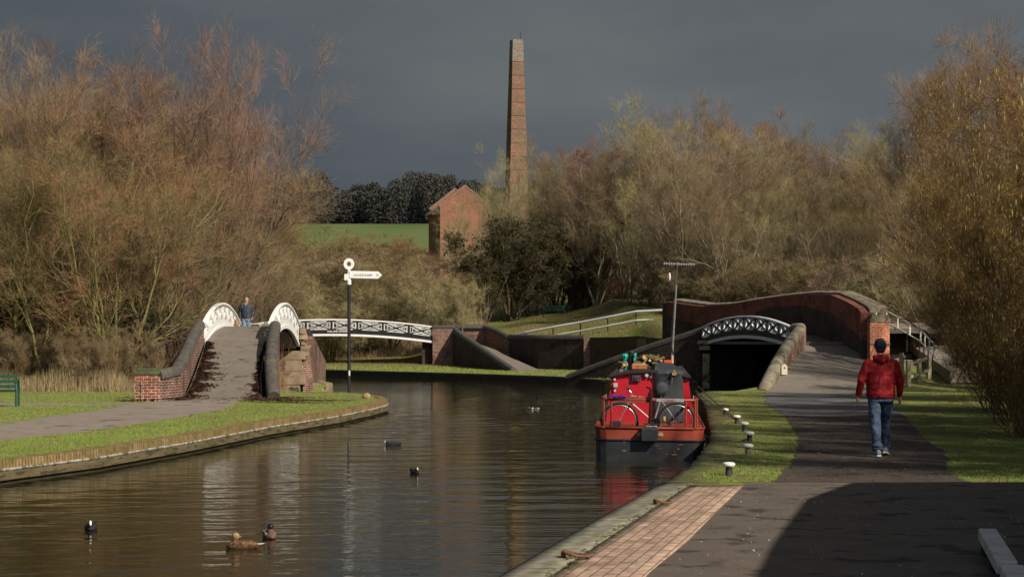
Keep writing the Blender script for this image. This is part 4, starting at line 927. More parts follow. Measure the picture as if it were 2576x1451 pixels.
c = C4(1043, 380, Yb_-.16); mb = MB(); mb.box(c, (.085,.05,.06), .2); mb.ell((c.x, c.y-.01, c.z+.045), (.03,.03,.025)); mb.build('padlock', mat('brass', (.45,.34,.16), (.3,.22,.1), 9, .4, metal=.6), cvr)
panel(1017, 412, 1028, 470, Yb_-.12, .02, M_steel, 'zip_flap', cvr)
q = random.Random(8); rust_m = mat('hull_rust', (.10,.05,.03), (.16,.09,.05), 18, .8)
for k in range(9):
    u = q.uniform(-.85, .85); z = q.uniform(-.36, -.12); mb = MB(); n_ = 9; w_, h_ = q.uniform(.02, .07), q.uniform(.006, .02)
    c0 = B_(u, -.003 if abs(u) < .78 else .02, z)
    mb.loft([[(c0[0]+math.cos(2*math.pi*i/n_)*w_*q.uniform(.7, 1.2), 30.994-d, c0[2]+math.sin(2*math.pi*i/n_)*h_*q.uniform(.6, 1.3)) for i in range(n_)] for d in (0, .003)]); mb.build('scuff', rust_m, hb)
# stern rails
rl = []
ztop = .64
def Rz(u, v): return Vector(B_(u, v, ztop))
top = [Rz(-.86,1.7), Rz(-.88,.5), Rz(-.80,.16), Rz(-.4,.08), Rz(0,.06), Rz(.4,.08), Rz(.80,.16), Rz(.88,.5), Rz(.86,1.7)]
rail = MB().tube(top, .027, 8).build('stern_rail', M_oxide, nb, smooth='auto')
mb = MB(); mb.bar(Rz(-.45,.07), Rz(.0,.05), .02, .10, (0,1,0)); mb.build('rail_plate', M_oxide, rail)
mb = MB(); mb.bar(Rz(.12,.05)-Vector((0,.0,-.0)), Rz(.62,.10), .03, .055, (0,1,0)); mb.build('worn_sleeve', mat('worn_grey', (.30,.29,.29), (.2,.19,.19), 20, .7), rail)
for u, v in ((-.84,.18), (-.70,.12), (.66,.12), (.83,.2), (-.88,.9), (.88,.9)):
    a = Rz(u, v); mb = MB(); mb.tube([a, (a.x, a.y, .12)], .022, 7); mb.build('rail_post', M_oxide, rail)
for u in (-.80, .80):
    a = Rz(u, .16); mb = MB(); mb.tube([a, a+Vector((0,0,.06))], .008, 6); mb.ell(a+Vector((0,0,.07)), (.018,.018,.018), 8, 6); mb.build('finial', M_steel, rail, smooth=True)
# tiller and rudder box
tl = [C4(790, 905, 30.98), C4(797, 760, 30.98), C4(803, 590, 30.98), C4(798, 545, 31.05), C4(775, 527, 31.2), C4(755, 522, 31.4)]
MB().tube(tl, [.034,.032,.026,.022,.02,.016], 8).build('tiller', mat('dark_red_paint', (.05,.012,.012), (.03,.01,.01), 3, .4), nb, smooth='auto')
a, c = C4(695, 1088, 30.9), C4(872, 950, 30.9)
mb = MB(); mb.box(((a.x+c.x)/2, 30.88, (a.z+c.z)/2), (c.x-a.x, .2, c.z-a.z)); mb.build('rudder_box', M_hull, nb, bevel=.012)
tanm = mat('bare_primer', (.42,.30,.17), (.30,.20,.11), 14, .8)
for x0, x1, y0, y1, sd in ((652, 697, 992, 1042, 1), (872, 936, 990, 1048, 2)):
    q = random.Random(sd); mb = MB(); n_ = 14; ca_ = C4((x0+x1)/2, (y0+y1)/2, 30.985)
    pts_ = [(ca_.x+math.cos(2*math.pi*k/n_)*(x1-x0)*.00086*q.uniform(.7, 1.1), ca_.z+math.sin(2*math.pi*k/n_)*(y1-y0)*.00086*q.uniform(.6, 1.1)) for k in range(n_)]
    mb.loft([[(p[0], 30.99-d, p[1]) for p in pts_] for d in (0, .006)]); mb.build('worn_patch', tanm, hb)
mb = MB(); a = C4(820, 898, 30.95); mb.box((a.x-.03, a.y, .16), (.2, .1, .03)); mb.build('counter_plate', M_steel, nb, bevel=.008)

# things on the boat ----------------------------------------------------
bag = mat('turquoise_plastic', (.02,.42,.34), (.01,.28,.24), 9, .4, .6, 14)
for (x, y, rx, rz_, lab) in ((527, 208, .062, .072, 'larger crumpled turquoise bag on the boat roof, left of the black flue'), (633, 190, .032, .052, 'smaller turquoise bag on the boat roof, right of the black flue')):
    Y = 34.2; c = C4(x, y, Y); q = random.Random(x); mb = MB(); rings = []
    for i, (zz, s_) in enumerate(((-1.0,.35),(-.7,.6),(-.2,.85),(.3,1),(.7,.95),(.95,.8))):
        rings.append([(c.x+math.cos(k*.785)*rx*s_*q.uniform(.8, 1.15), c.y+math.sin(k*.785)*rx*s_*q.uniform(.8, 1.1), c.z+zz*rz_) for k in range(8)])
    mb.loft(rings); mb.box((c.x, c.y, (c.z-rz_+1.14)/2), (.05, .05, max(.02, c.z-rz_-1.12)))
    tag(mb.build('plastic_bag', bag), lab, 'bag', 'turquoise bags on the boat roof')
fl = thing('flue', 'black stove flue standing on the boat roof between turquoise bags', 'flue', B_(-.25, 3.3, 1.13))
a = C4(590, 290, 34.3); t_ = C4(590, 150, 34.3); MB().tube([(a.x, a.y, 1.12), (a.x, a.y, t_.z)], .052, 14).build('pipe', M_black, fl, smooth='auto')
mb = MB(); mb.lathe([(.06,0),(.066,.02),(.06,.04)], (a.x, a.y, t_.z-.03), 14); mb.lathe([(.075,0),(.06,.05)], (a.x, a.y, 1.12), 14); mb.build('collar', M_black, fl)
M_logside = mat('log_bark', (.17,.125,.06), (.10,.085,.035), 9, .9, .8, 40, coord='obj', rand=.35); M_logend = mat('cut_wood', (.52,.34,.16), (.40,.24,.11), 9, .8, coord='obj', rand=.25)
q = random.Random(12); LOG = []
for v_ in range(3):
    t = thing('log', 'cut log', 'log'); mb = MB(); r_ = (.034, .042, .028)[v_]; l_ = .24
    mb.tube([(-l_/2+l_*k/4, .004*math.sin(k*2), .004*math.cos(k*3)) for k in range(5)], [r_*q.uniform(.9, 1.1) for k in range(5)], 9)
    mb.build('bark', M_logside, t, smooth='auto', local=True)
    for s_ in (-1, 1): mb = MB(); mb.tube([(s_*(l_/2-.004), 0, 0), (s_*(l_/2+.003), 0, 0)], r_*.86, 9); mb.build('cut_end', M_logend, t, local=True)
    LOG.append(t)
n_ = 0
for row, (zc, cnt, xa_, xb_) in enumerate(((276, 11, 630, 925), (252, 10, 640, 915), (228, 9, 650, 905), (210, 6, 690, 880), (275, 3, 492, 545), (300, 3, 480, 530))):
    for k in range(cnt):
        x = xa_+(xb_-xa_)*(k+.5)/cnt+q.uniform(-6, 6); Y = 34.2+q.uniform(-.18, .25); c = C4(x, zc+q.uniform(-6, 6), Y)
        o = LOG[n_] if n_ < 3 else dup(LOG[n_ % 3]); n_ += 1
        o.location = c; o.rotation_euler = (q.uniform(-.5, .5), q.uniform(-.35, .35), math.pi/2+q.uniform(-.9, .9)); s_ = q.uniform(.85, 1.15); o.scale = (s_, s_, s_)
        tag(o, 'short cut firewood log in the heap on the boat roof' if row < 4 else 'firewood log lying beside the flue at the left of the boat roof', 'log', 'firewood logs on the boat roof' if row < 4 else 'firewood logs left of the flue')
o = panel(590, 283, 745, 328, 33.6, .28, mat('orange_wood', (.42,.13,.04), (.28,.09,.03), 6, .7, .4), 'wooden_box', None); tag(o, 'low orange-brown wooden box on the edge of the boat roof', 'box')
tp_ = panel(597, 274, 742, 287, 33.58, .25, mat('pale_board', (.34,.30,.22)), 'lid', None); adopt(tp_, o)
o = panel(930, 236, 1018, 272, 34.2, .2, mat('orange_red_cloth', (.62,.10,.02), (.5,.07,.02), 9, .7), 'folded_cover', None); tag(o, 'orange-red folded cloth on the boat roof at the right of the logs', 'cloth')
o = panel(455, 330, 505, 388, 33.5, .16, mat('grey_green_sack', (.16,.17,.12), (.09,.10,.07), 9, .9, .6), 'sack', None, .03); tag(o, 'grey-green sack slumped at the left corner of the boat roof', 'sack')
am = thing('aerial', 'television aerial on a leaning grey mast rising from the boat roof', 'aerial', (C4(1025, 290, 34.2)))
Ym = 34.2; m0 = C4(1022, 300, Ym); m1 = P(1691, 893, Ym); m2 = P(1701, 716, Ym); m3 = P(1705, 664, Ym)
m0 = Vector((m1.x-.02, Ym, 1.1))
MB().tube([m0, m1, m2], .022, 8).build('mast', mat('grey_pole', (.22,.21,.20), (.13,.13,.12), 6, .6), am)
MB().tube([m2-Vector((0,0,.05)), m3], .012, 6).build('upper_mast', M_steel, am)
MB().tube([P(1691, 925, Ym-.01), P(1691.5, 893, Ym-.01)], .026, 8).build('tape_band', mat('yellow_tape', (.45,.38,.12), (.5,.5,.45), 30, .6), am)
mb = MB(); a, c = P(1669, 663, Ym), P(1749, 666, Ym); mb.tube([a, c], .010, 6)
bm2 = mb.build('boom', M_steel, am)
for k in range(13):
    p = a.lerp(c, (k+.3)/13); l_ = .10+.008*k; mb = MB(); mb.tube([p+Vector((0,-l_,.0)), p+Vector((0,l_,.0))], .006, 5); mb.tube([p-Vector((0,0,.02)), p+Vector((0,0,.02))], .009, 5); mb.build('element', mat('pale_metal', (.6,.6,.58)), bm2)
mb = MB(); mb.box(m3+Vector((.0,0,.0)), (.04,.05,.06)); mb.build('bracket', M_steel, am)
wp = [P(1693, 742, Ym), P(1688, 725, Ym), P(1685, 708, Ym)]; MB().tube(wp, .006, 5).build('stalk', M_black, am)
mb = MB(); mb.ell(P(1684.5, 696, Ym), (.022,.022,.085), 10, 9); mb.build('antenna_pod', M_white, am, smooth=True)
MB().tube([P(1703, 700, Ym), P(1692, 790, Ym-.03), P(1687, 860, Ym-.03), P(1699, 912, Ym-.03), P(1702, 935, Ym-.05)], .006, 5).build('cable', M_black, am)
cl = C4(455, 620, 31.05); q = random.Random(2); mb = MB()
for k in range(6): mb.ell((cl.x-.11+k*.045, cl.y+q.uniform(-.01, .02), cl.z+q.uniform(-.01, .015)), (.04, .03, .022), 8, 6)
o = remeshed(mb, 'cloth', mat('blue_cloth', (.02,.03,.35), (.01,.02,.2), 9, .8), None, .006, 3); tag(o, 'bright blue rag draped over the left part of the stern rail', 'cloth')

# bicycle ----------------------------------------------------------------
Yk = 31.55; bk = thing('bicycle', 'silver bicycle facing left, leaning behind the stern rail of the red boat', 'bicycle', (C4(780, 930, Yk)))
M_tyre = mat('tyre', (.015,.015,.015), rough=.8); M_frame = mat('silver_frame', (.34,.31,.28), (.22,.19,.17), 12, .5, metal=.2)
rw_ = .335
wl = C4(470, 885, Yk); wr_ = C4(1070, 885, Yk)
for cc in (wl, wr_):
    mb = MB(); mb.tube([cc+Vector((math.cos(a)*rw_, 0, math.sin(a)*rw_)) for a in [2*math.pi*k/36 for k in range(37)]], .021, 8); ty = mb.build('wheel', M_tyre, bk, smooth='auto')
    MB().tube([cc+Vector((math.cos(a)*(rw_-.03), 0, math.sin(a)*(rw_-.03))) for a in [2*math.pi*k/36 for k in range(37)]], .010, 6).build('rim', M_steel, ty)
    mb = MB()
    for k in range(24):
        a = 2*math.pi*k/24; mb.tube([cc+Vector((0, .02*(-1)**k, 0)), cc+Vector((math.cos(a), 0, math.sin(a)))*(rw_-.03)], .0016, 3)
    mb.build('spokes', M_steel, ty); MB().tube([cc-Vector((0,.04,0)), cc+Vector((0,.04,0))], .022, 8).build('hub', M_steel, ty)
bbk = C4(832, 892, Yk); hd_t = C4(598, 605, Yk); hd_b = C4(565, 685, Yk); st_t = C4(905, 640, Yk)
mb = MB()
for a, c, r_ in ((hd_t, hd_b, .019), (C4(592, 615, Yk), C4(900, 655, Yk), .015), (C4(575, 670, Yk), bbk, .018), (st_t, bbk, .016), (bbk, wr_, .010), (C4(915, 665, Yk), wr_, .009)): mb.tube([a, c], r_, 7)
mb.build('frame', M_frame, bk, smooth='auto')
MB().tube([hd_b, C4(540, 740, Yk), wl], [.014,.013,.009], 7).build('fork', M_frame, bk)
mb = MB(); mb.tube([hd_t, C4(590, 575, Yk), C4(560, 545, Yk)], .013, 6); mb.tube([C4(560, 545, Yk)+Vector((-.06, -.27, .05)), C4(560, 545, Yk), C4(560, 545, Yk)+Vector((.03, .27, .05))], .012, 6); mb.build('handlebar', M_steel, bk)
mb = MB(); c = C4(545, 535, Yk); mb.bar(c+Vector((-.05,-.2,.04)), c+Vector((.04,-.2,-.02)), .03, .03); mb.bar(c+Vector((.02,.1,.0)), c+Vector((.09,.1,-.05)), .02, .02); mb.build('brake_levers', M_black, bk)
mb = MB(); s0 = C4(915, 595, Yk); mb.tube([st_t, s0], .012, 6); mb.build('seat_post', M_steel, bk)
mb = MB(); mb.loft([[s0+Vector((x, y*w_, z)) for x, y, z in ((0,-1,0),(0,1,0),(0,.8,.03),(0,-.8,.03))] for s0, w_ in ((C4(860, 600, Yk), .015), (C4(915, 598, Yk), .05), (C4(965, 590, Yk), .075))]); mb.build('saddle', M_black, bk, bevel=.01)
mb = MB(); mb.tube([bbk-Vector((0,.05,0)), bbk-Vector((0,.035,0))], .085, 20); mb.build('chainring', M_black, bk)
mb = MB(); mb.tube([bbk-Vector((0,.06,0)), bbk+Vector((-.16,-.06,-.02))], .009, 5); mb.tube([bbk+Vector((0,.06,0)), bbk+Vector((.16,.06,.02))], .009, 5); mb.build('crank', M_steel, bk)
for s_ in (-1, 1): c = bbk+Vector((.16*s_, .06*s_+.05*s_, .02*s_)); mb = MB(); mb.box(c, (.09,.08,.02)); mb.build('pedal', M_black, bk)
for cc in (wl, wr_):
    mb = MB(); m_ = 9
    mb.tube([cc+Vector((math.cos(a)*(rw_+.035), 0, math.sin(a)*(rw_+.035))) for a in [R(60+k*9) for k in range(m_)]], .012, 5); mb.build('mudguard', M_steel, bk)
mb = MB(); c = C4(425, 890, Yk-.1); mb.box((c.x, c.y, .19), (.2,.12,.1)); o = mb.build('battery_box', M_black, None, bevel=.012); tag(o, 'small black box on the stern deck in front of the bicycle left wheel', 'box')
mb = MB(); mb.tube([C4(940, 880, 32.3), C4(940, 830, 32.3)], .03, 10); o = mb.build('bottle', mat('yellow_plastic', (.4,.33,.12)), None); tag(o, 'yellowish bottle on the stern deck behind the bicycle right wheel', 'bottle')

# bollards, rings, ropes -------------------------------------------------
def bollard(label, x, y, s_=1.0, pale=False):
    g_ = G(x, y); t = thing('bollard', label, 'bollard', (g_.x, g_.y, ground(g_.x, g_.y)), 'white-capped mooring bollards on the right bank')
    mb = MB(); mb.lathe([(.052,-.05),(.052,.0),(.046,.01),(.043,.10),(.046,.125)], g_, 16)
    mb.build('stem', mat('pale_stem', (.22,.22,.16), (.12,.14,.07), 9, .8) if pale else mat('black_stem', (.02,.02,.02), (.07,.06,.05), 12, .6, lo=.5), t, smooth='auto')
    mb = MB(); mb.lathe([(.03,.118),(.066,.120),(.080,.134),(.083,.148),(.078,.164),(.055,.174),(.02,.178)], g_, 20); mb.build('cap', mat('bollard_white', (.80,.79,.76), (.66,.65,.6), 14, .5), t, smooth='auto'); return t, g_
BL = [('farthest white-capped bollard, smallest, behind the mooring ropes', 1824, 1046, 0), ('white-capped bollard with two mooring ropes tied to it, second farthest', 1853.6, 1065, 0), ('third white-capped bollard in the curving row on the shaded grass', 1873, 1084, 0),
      ('white-capped bollard with the boat stern rope running to its foot', 1885.7, 1111, 0), ('white-capped bollard with a pale stem, second nearest', 1882, 1145, 1), ('nearest white-capped black bollard on the sunlit grass by the brick paving', 1833.6, 1196, 0)]
gp = [bollard(l, x, y, pale=p)[1] for l, x, y, p in BL]
rope_m = mat('dark_rope', (.03,.028,.022), (.06,.055,.045), 30, .9)
def rope(label, a, c, sag, r_=.011):
    a, c = Vector(a), Vector(c); mb = MB(); mb.tube([a.lerp(c, t)-Vector((0, 0, sag*4*t*(1-t))) for t in [k/14 for k in range(15)]], r_, 5); tag(mb.build('mooring_rope', rope_m), label, 'rope', 'mooring ropes of the red boat')
tgt = gp[1]+Vector((-.04, 0, .09))
rope('upper of the two mooring ropes sloping to the second farthest bollard', P(1757, 972, 37.5), tgt+Vector((0,0,.02)), .02); rope('lower of the two mooring ropes sloping to the second farthest bollard', P(1750, 982, 36.5), tgt, .04)
rope('slack mooring rope from the boat stern across the bank to a bollard foot', B_(.95, .5, .02), gp[3]+Vector((-.03, 0, .05)), .10, .013)
rust = mat('rust', (.20,.10,.055), (.11,.06,.035), 16, .85, .6, 40)
for lab, x, y, sz, a in (('nearest rusty mooring ring lying on the coping slabs', 1452, 1402, .095, .4), ('farther rusty mooring ring lying on the brick edge', 1668, 1268, .075, .1)):
    g_ = G(x, y, .02); mb = MB(); m_ = 20
    mb.tube([g_+Vector((math.cos(2*math.pi*k/m_)*sz*1.15, math.sin(2*math.pi*k/m_)*sz*.8, .02+.03*max(0, -math.cos(2*math.pi*k/m_)))) for k in range(m_+1)], .014, 6)
    t = thing('mooring_ring', lab, 'mooring ring', g_, 'rusty mooring rings'); mb.build('ring', rust, t, smooth=True)
    mb = MB(); mb.tube([g_+Vector((-sz*1.25, 0, -.02)), g_+Vector((-sz*1.25, 0, .05)), g_+Vector((-sz*1.0, 0, .06)), g_+Vector((-sz*.95, 0, .0))], .016, 6); mb.build('staple', rust, t)

# birds -------------------------------------------------------------------
def bird(name, label, cat, loc, rz, s_, body, headm, billm, tuck=False, shield=False, wing=None, tailm=None, curl=False, hr=1.0):
    t = thing(name, label, cat)
    mb = MB(); ry = lambda p: [(p[0]+math.cos(a)*p[2], p[1] if False else 0, 0) for a in ()]
    rings = []
    for x, w_, zt_, zb_ in ((-.52,.02,.09,.05),(-.44,.06,.10,.01),(-.30,.12,.125,-.03),(-.10,.16,.15,-.06),(.12,.165,.15,-.065),(.28,.13,.13,-.04),(.38,.07,.09,.0),(.42,.02,.06,.02)):
        cz_, rz_ = (zt_+zb_)/2, (zt_-zb_)/2; rings.append([(x, math.cos(a)*w_, cz_+math.sin(a)*rz_) for a in [2*math.pi*k/14 for k in range(14)]])
    mb.loft(rings)
    if not tuck: mb.tube([(.22,0,.05),(.30,0,.08),(.35,0,.11)], [.10,.08,.065], 10)
    else: mb.tube([(.18,0,.10),(.17,0,.20)], [.10,.085], 10)
    remeshed(mb, 'body', body, t, .014, 3, local=True)
    hx, hz = (.36, .135) if not tuck else (.15, .245)
    mb = MB(); mb.ell((hx, 0, hz), (.082*hr,.064*hr,.062*hr), 14, 10)
    hd = remeshed(mb, 'head', headm, t, .01, 2, local=True)
    dx = 1 if not tuck else -1
    mb = MB(); mb.loft([[(hx+dx*x, y*w_, hz-.005+z*h_) for y, z in ((-1,-1),(1,-1),(1,1),(-1,1))] for x, w_, h_ in ((.06,.022,.020),(.11,.018,.014),(.165,.006,.005))])
    if shield: mb.ell((hx+.075, 0, hz+.02), (.03,.034,.058), 10, 7)
    mb.build('bill', billm, hd, local=True, smooth='auto')
    for s in (-1, 1): mb = MB(); mb.ell((hx+.035*dx*hr, s*.058*hr, hz+.014), (.010,.008,.010), 8, 6); mb.build('eye', M_black, hd, local=True)
    if wing:
        for s in (-1, 1):
            mb = MB(); rr_ = []
            for x, h_, o_ in ((.20,.03,.0),(.08,.062,.012),(-.12,.068,.014),(-.32,.045,.01),(-.50,.012,.0)): rr_.append([(x, s*((.118 if x > -.2 else .09 if x > -.4 else .035)+o_+math.cos(a)*.028), .085+math.sin(a)*h_) for a in [2*math.pi*k/10 for k in range(10)]])
            mb.loft(rr_); mb.build('wing', wing, t, smooth=True, local=True)
    if tailm:
        mb = MB(); mb.loft([[(-.42,-.06,.08),(-.42,.06,.08),(-.42,.06,.10),(-.42,-.06,.10)], [(-.62,-.045,.10),(-.62,.045,.10),(-.62,.045,.11),(-.62,-.045,.11)]]); mb.build('tail', tailm, t, local=True)
    if curl: mb = MB(); mb.tube([(-.40,0,.12),(-.50,0,.17),(-.52,0,.26),(-.48,0,.33)], [.03,.022,.015,.006], 6); mb.build('tail_curl', M_black, t, local=True, smooth=True)
    t.location = loc; t.rotation_euler = (0, 0, rz); t.scale = (s_, s_, s_*1.3); return t
F_coot = mat('coot_feathers', (.012,.012,.015), (.028,.028,.032), 20, .7, .4, coord='obj'); F_white = mat('white_feathers', (.75,.74,.70), (.6,.58,.52), 20, .8, coord='obj')
F_bill = mat('white_bill', (.80,.76,.70), rough=.5)
F_hen = mat('mottled_brown_feathers', (.13,.065,.028), (.045,.025,.014), 13, .85, .4, coord='obj', c3=(.30,.17,.08), s3=24, t3=.62); F_henh = mat('tawny_head', (.36,.24,.12), (.22,.14,.07), 16, .85, coord='obj')
F_henw = mat('hen_wing', (.24,.12,.04), (.06,.035,.02), 11, .8, .4, coord='obj', c3=(.5,.38,.24), s3=18, t3=.62)
F_dr = mat('drake_breast', (.10,.045,.03), (.16,.09,.07), 20, .8, coord='obj'); F_drh = mat('drake_head', (.008,.018,.012), (.012,.012,.02), 9, .35, coord='obj'); F_breast = mat('drake_wing_grey', (.16,.11,.09), (.26,.22,.20), 6, .8, coord='obj'); F_ybill = mat('olive_bill', (.30,.27,.06), rough=.5)
def W(x, y): return G(x, y, WATER)
bird('coot', 'black coot head-on at the lower left, white shield and bill facing the camera', 'coot', W(229, 1331), R(-92+14), .46, F_coot, F_coot, F_bill, shield=True, wing=F_coot)
bird('coot', 'black coot swimming left in the middle of the canal, nearest the left bank', 'coot', W(989, 1119), R(184), .37, F_coot, F_coot, F_bill, shield=True, wing=F_coot)
bird('coot', 'black coot with white bill facing the camera in mid-canal, between signpost and boat', 'coot', W(1043, 1189), R(-95+25), .38, F_coot, F_coot, F_bill, shield=True, wing=F_coot)
bird('tufted_duck', 'small dark duck with pale flanks, far off beyond the coots', 'duck', W(1342, 1029), R(172), .36, mat('pied_feathers', (.016,.016,.018), (.5,.49,.46), 5, .7, coord='obj', lo=.56, hi=.6), F_coot, mat('grey_bill', (.3,.35,.4)))
bird('mallard', 'mottled brown female mallard preening with its head turned back', 'duck', W(607, 1378), R(172), .40, F_hen, F_henh, F_henh, tuck=True, wing=F_henw, tailm=F_white, hr=1.25)
bird('mallard', 'dark-headed male mallard with curled tail, beside the brown female', 'duck', W(677, 1352), R(-68), .40, F_dr, F_drh, F_drh, tuck=True, hr=1.3, wing=F_breast, tailm=F_white, curl=True)

# people --------------------------------------------------------------------
SK = mat('skin', (.50,.27,.19), (.42,.22,.15), 8, .55, coord='obj')
def limb(mb, pts_, rs, n_=12): mb.tube(pts_, rs, n_)
def hand(mb, wrist, fwd, side, down, curl=1.0):
    """palm, four unequal bent fingers and a thumb leaving the side of the palm"""
    w_, f, s, d = Vector(wrist), Vector(fwd), Vector(side), Vector(down)
    p = w_+d*.045
    mb.loft([[w_+d*t+f*(a*wf)+s*(b_*.013) for a, b_ in ((-1,-1),(1,-1),(1,1),(-1,1))] for t, wf in ((-.01,.024),(.02,.036),(.06,.040),(.088,.038))])
    for k, (o_, l_) in enumerate(((.030,.070),(.010,.078),(-.010,.072),(-.030,.056))):
        a = w_+d*.083+f*o_; b1 = a+d*l_*.45-s*.010*curl; b2 = b1+d*l_*.30-s*.022*curl; b3 = b2+d*l_*.12-s*.024*curl; mb.tube([a, b1, b2, b3], [.0095,.009,.0085,.0065], 7)
    a = w_+d*.03+f*.030; b1 = a+f*.024+d*.028-s*.008; b2 = b1+f*.006+d*.028-s*.008; mb.tube([a, b1, b2], [.012,.010,.0075], 7)
def ell_rings(mb, rings, n_=18):
    mb.loft([[(cx_+math.cos(a)*rx, cy_+math.sin(a)*ry, z) for a in [2*math.pi*k/n_ for k in range(n_)]] for z, cx_, cy_, rx, ry in rings])
def person(label, J, jacket, jeans, shoe, hat, hair=None, hood=False, shirt=None, voxel=.009, face_turn=0, bulk=1.0, cuffz=.10):
    """J: joints in local metres; faces +Y (away).  z up, x right."""
    t = thing('person', label, 'person')
    mb = MB(); hd = Vector(J['head'])
    mb.ell(hd, (.076,.095,.112), 18, 12); mb.ell(hd+Vector((0,.02,-.05)), (.058,.075,.07), 14, 9)
    rot = Matrix.Rotation(face_turn, 3, 'Z')
    def hp_(x, y, z): return hd+rot @ Vector((x, y, z))
    mb.loft([[hp_(x*w_, .085+o_, z) for x in (-1, 1)]+[hp_(0, .092+o_*1.9, z)] for z, w_, o_ in ((.01,.008,.0),(-.02,.014,.012),(-.03,.012,.004))])     # nose
    for s in (-1, 1): mb.ell(hp_(s*.078, -.005, -.01), (.012,.02,.03), 8, 6)
    mb.tube([hd+Vector((0,-.01,-.07)), Vector(J['neck'])], [.052,.058], 12)
    ell_rings(mb, [(J['neck'][2]-.02, 0, J['neck'][1], .09, .06), (J['chest'][2], 0, J['chest'][1], .15*bulk, .10), (J['hip'][2], 0, J['hip'][1], .145*bulk, .10)])
    for s, k in ((-1, 'L'), (1, 'R')):
        sh, el, wr = Vector(J['sh'+k]), Vector(J['el'+k]), Vector(J['wr'+k]); mb.tube([sh, el, wr], [.05,.038,.026], 10)
        d = (wr-el).normalized(); f = Vector((0, 1, 0)); f = (f-d*f.dot(d)).normalized(); sd = Vector((s, 0, 0)); sd = (sd-d*sd.dot(d)-f*sd.dot(f)).normalized(); hand(mb, wr, f, sd, d)
        hp2, kn, an = Vector(J['hp'+k]), Vector(J['kn'+k]), Vector(J['an'+k]); mb.tube([hp2, kn, an], [.075,.052,.036], 10)
    remeshed(mb, 'body', SK, t, .0065, 2, local=True)
    # eyes and mouth sit on the head
    for s in (-1, 1): mb = MB(); mb.ell(hp_(s*.03, .086, .012), (.011,.008,.007), 8, 6); mb.build('eye', M_black, t, local=True)
    mb = MB(); mb.ell(hp_(0, .086, -.065), (.024,.010,.006), 10, 6); mb.build('mouth', mat('lips', (.32,.12,.10)), t, local=True)
    # jacket
    mb = MB(); hz_ = J['hip'][2]; nz_ = J['neck'][2]
    ell_rings(mb, [(hz_-.10, J['hip'][0], J['hip'][1]-.01, .185*bulk, .135), (hz_-.04, J['hip'][0], J['hip'][1]-.01, .200*bulk, .150), (hz_+.10, J['hip'][0], J['hip'][1], .195*bulk, .150), (hz_+.25, 0, J['chest'][1], .205*bulk, .15), (nz_-.20, 0, J['chest'][1], .215*bulk, .145), (nz_-.10, 0, J['neck'][1], .195*bulk, .12), (nz_-.03, 0, J['neck'][1], .12, .09), (nz_+.02, 0, J['neck'][1], .075, .07)])
    for s, k in ((-1, 'L'), (1, 'R')):
        sh, el, wr = Vector(J['sh'+k]), Vector(J['el'+k]), Vector(J['wr'+k]); mid = sh.lerp(el, .5); m2 = el.lerp(wr, .5)
        mb.ell(sh+Vector((-s*.03,0,-.025)), (.10,.085,.085), 14, 9); mb.tube([sh+Vector((-s*.09, 0, -.0)), sh+Vector((0,0,-.04)), mid, el, m2, wr-(wr-el).normalized()*.015], [.085,.078,.068,.062,.055,.044], 14)
    if hood: mb.tube([(-.10, J['neck'][1]-.05, nz_-.02), (-.05, J['neck'][1]-.095, nz_-.03), (0, J['neck'][1]-.11, nz_-.05), (.05, J['neck'][1]-.095, nz_-.03), (.10, J['neck'][1]-.05, nz_-.02)], [.035,.05,.055,.05,.035], 10); mb.tube([(-.09, J['neck'][1]+.03, nz_), (-.09, J['neck'][1]-.05, nz_+.015), (0, J['neck'][1]-.09, nz_+.02), (.09, J['neck'][1]-.05, nz_+.015), (.09, J['neck'][1]+.03, nz_)], .034, 10)
    jk = remeshed(mb, 'jacket', jacket, t, voxel, 4, local=True, folds=.03)
    # jeans
    mb = MB(); ell_rings(mb, [(hz_-.16, J['hip'][0], J['hip'][1], .165*bulk, .125), (hz_-.06, J['hip'][0], J['hip'][1], .175*bulk, .13), (hz_+.04, J['hip'][0], J['hip'][1], .165*bulk, .12)])
    for k in 'LR':
        a, kn, an = Vector(J['hp'+k]), Vector(J['kn'+k]), Vector(J['an'+k]); mb.tube([a+Vector((0,0,.03)), a.lerp(kn, .45), kn, kn.lerp(an, .5), an+Vector((0,0,.0))], [.100,.094,.078,.073,.074], 14)
        mb.tube([an+Vector((0,.0,.08)), an+Vector((0,0,.055))], [.078,.080], 14)
    remeshed(mb, 'jeans', jeans, t, voxel, 3, local=True, folds=.035)
    for k in 'LR':
        an = Vector(J['an'+k]); tl_ = R(J.get('pitch'+k, 0)); yw_ = R(J.get('yaw'+k, 0)); M_ = Matrix.Rotation(yw_, 3, 'Z') @ Matrix.Rotation(tl_, 3, 'X')
        mb = MB(); rings = []
        for y, w_, z0, z1 in ((-.085,.025,-.085,-.02),(-.06,.040,-.09,.01),(0,.042,-.09,.02),(.06,.047,-.09,-.02),(.12,.048,-.09,-.045),(.165,.036,-.088,-.055),(.185,.012,-.082,-.065)):
            rings.append([an+M_ @ Vector((math.cos(a)*w_, y, (z0+z1)/2+math.sin(a)*(z1-z0)/2)) for a in [2*math.pi*i/14 for i in range(14)]])
        mb.loft(rings); sh_ = remeshed(mb, 'shoe', shoe, t, .007, 2, local=True)
        mb = MB(); mb.loft([[an+M_ @ Vector((s*w_, y, z)) for s in (-1, 1)]+[an+M_ @ Vector((s*w_, y, z)) for s in ()] + [an+M_ @ Vector((w_, y, z-.022)), an+M_ @ Vector((-w_, y, z-.022))] for y, w_, z in ((-.088,.030,-.072),(-.04,.044,-.076),(.06,.050,-.078),(.13,.050,-.078),(.185,.022,-.074))]); mb.build('sole', M_white, sh_, local=True, bevel=.006)
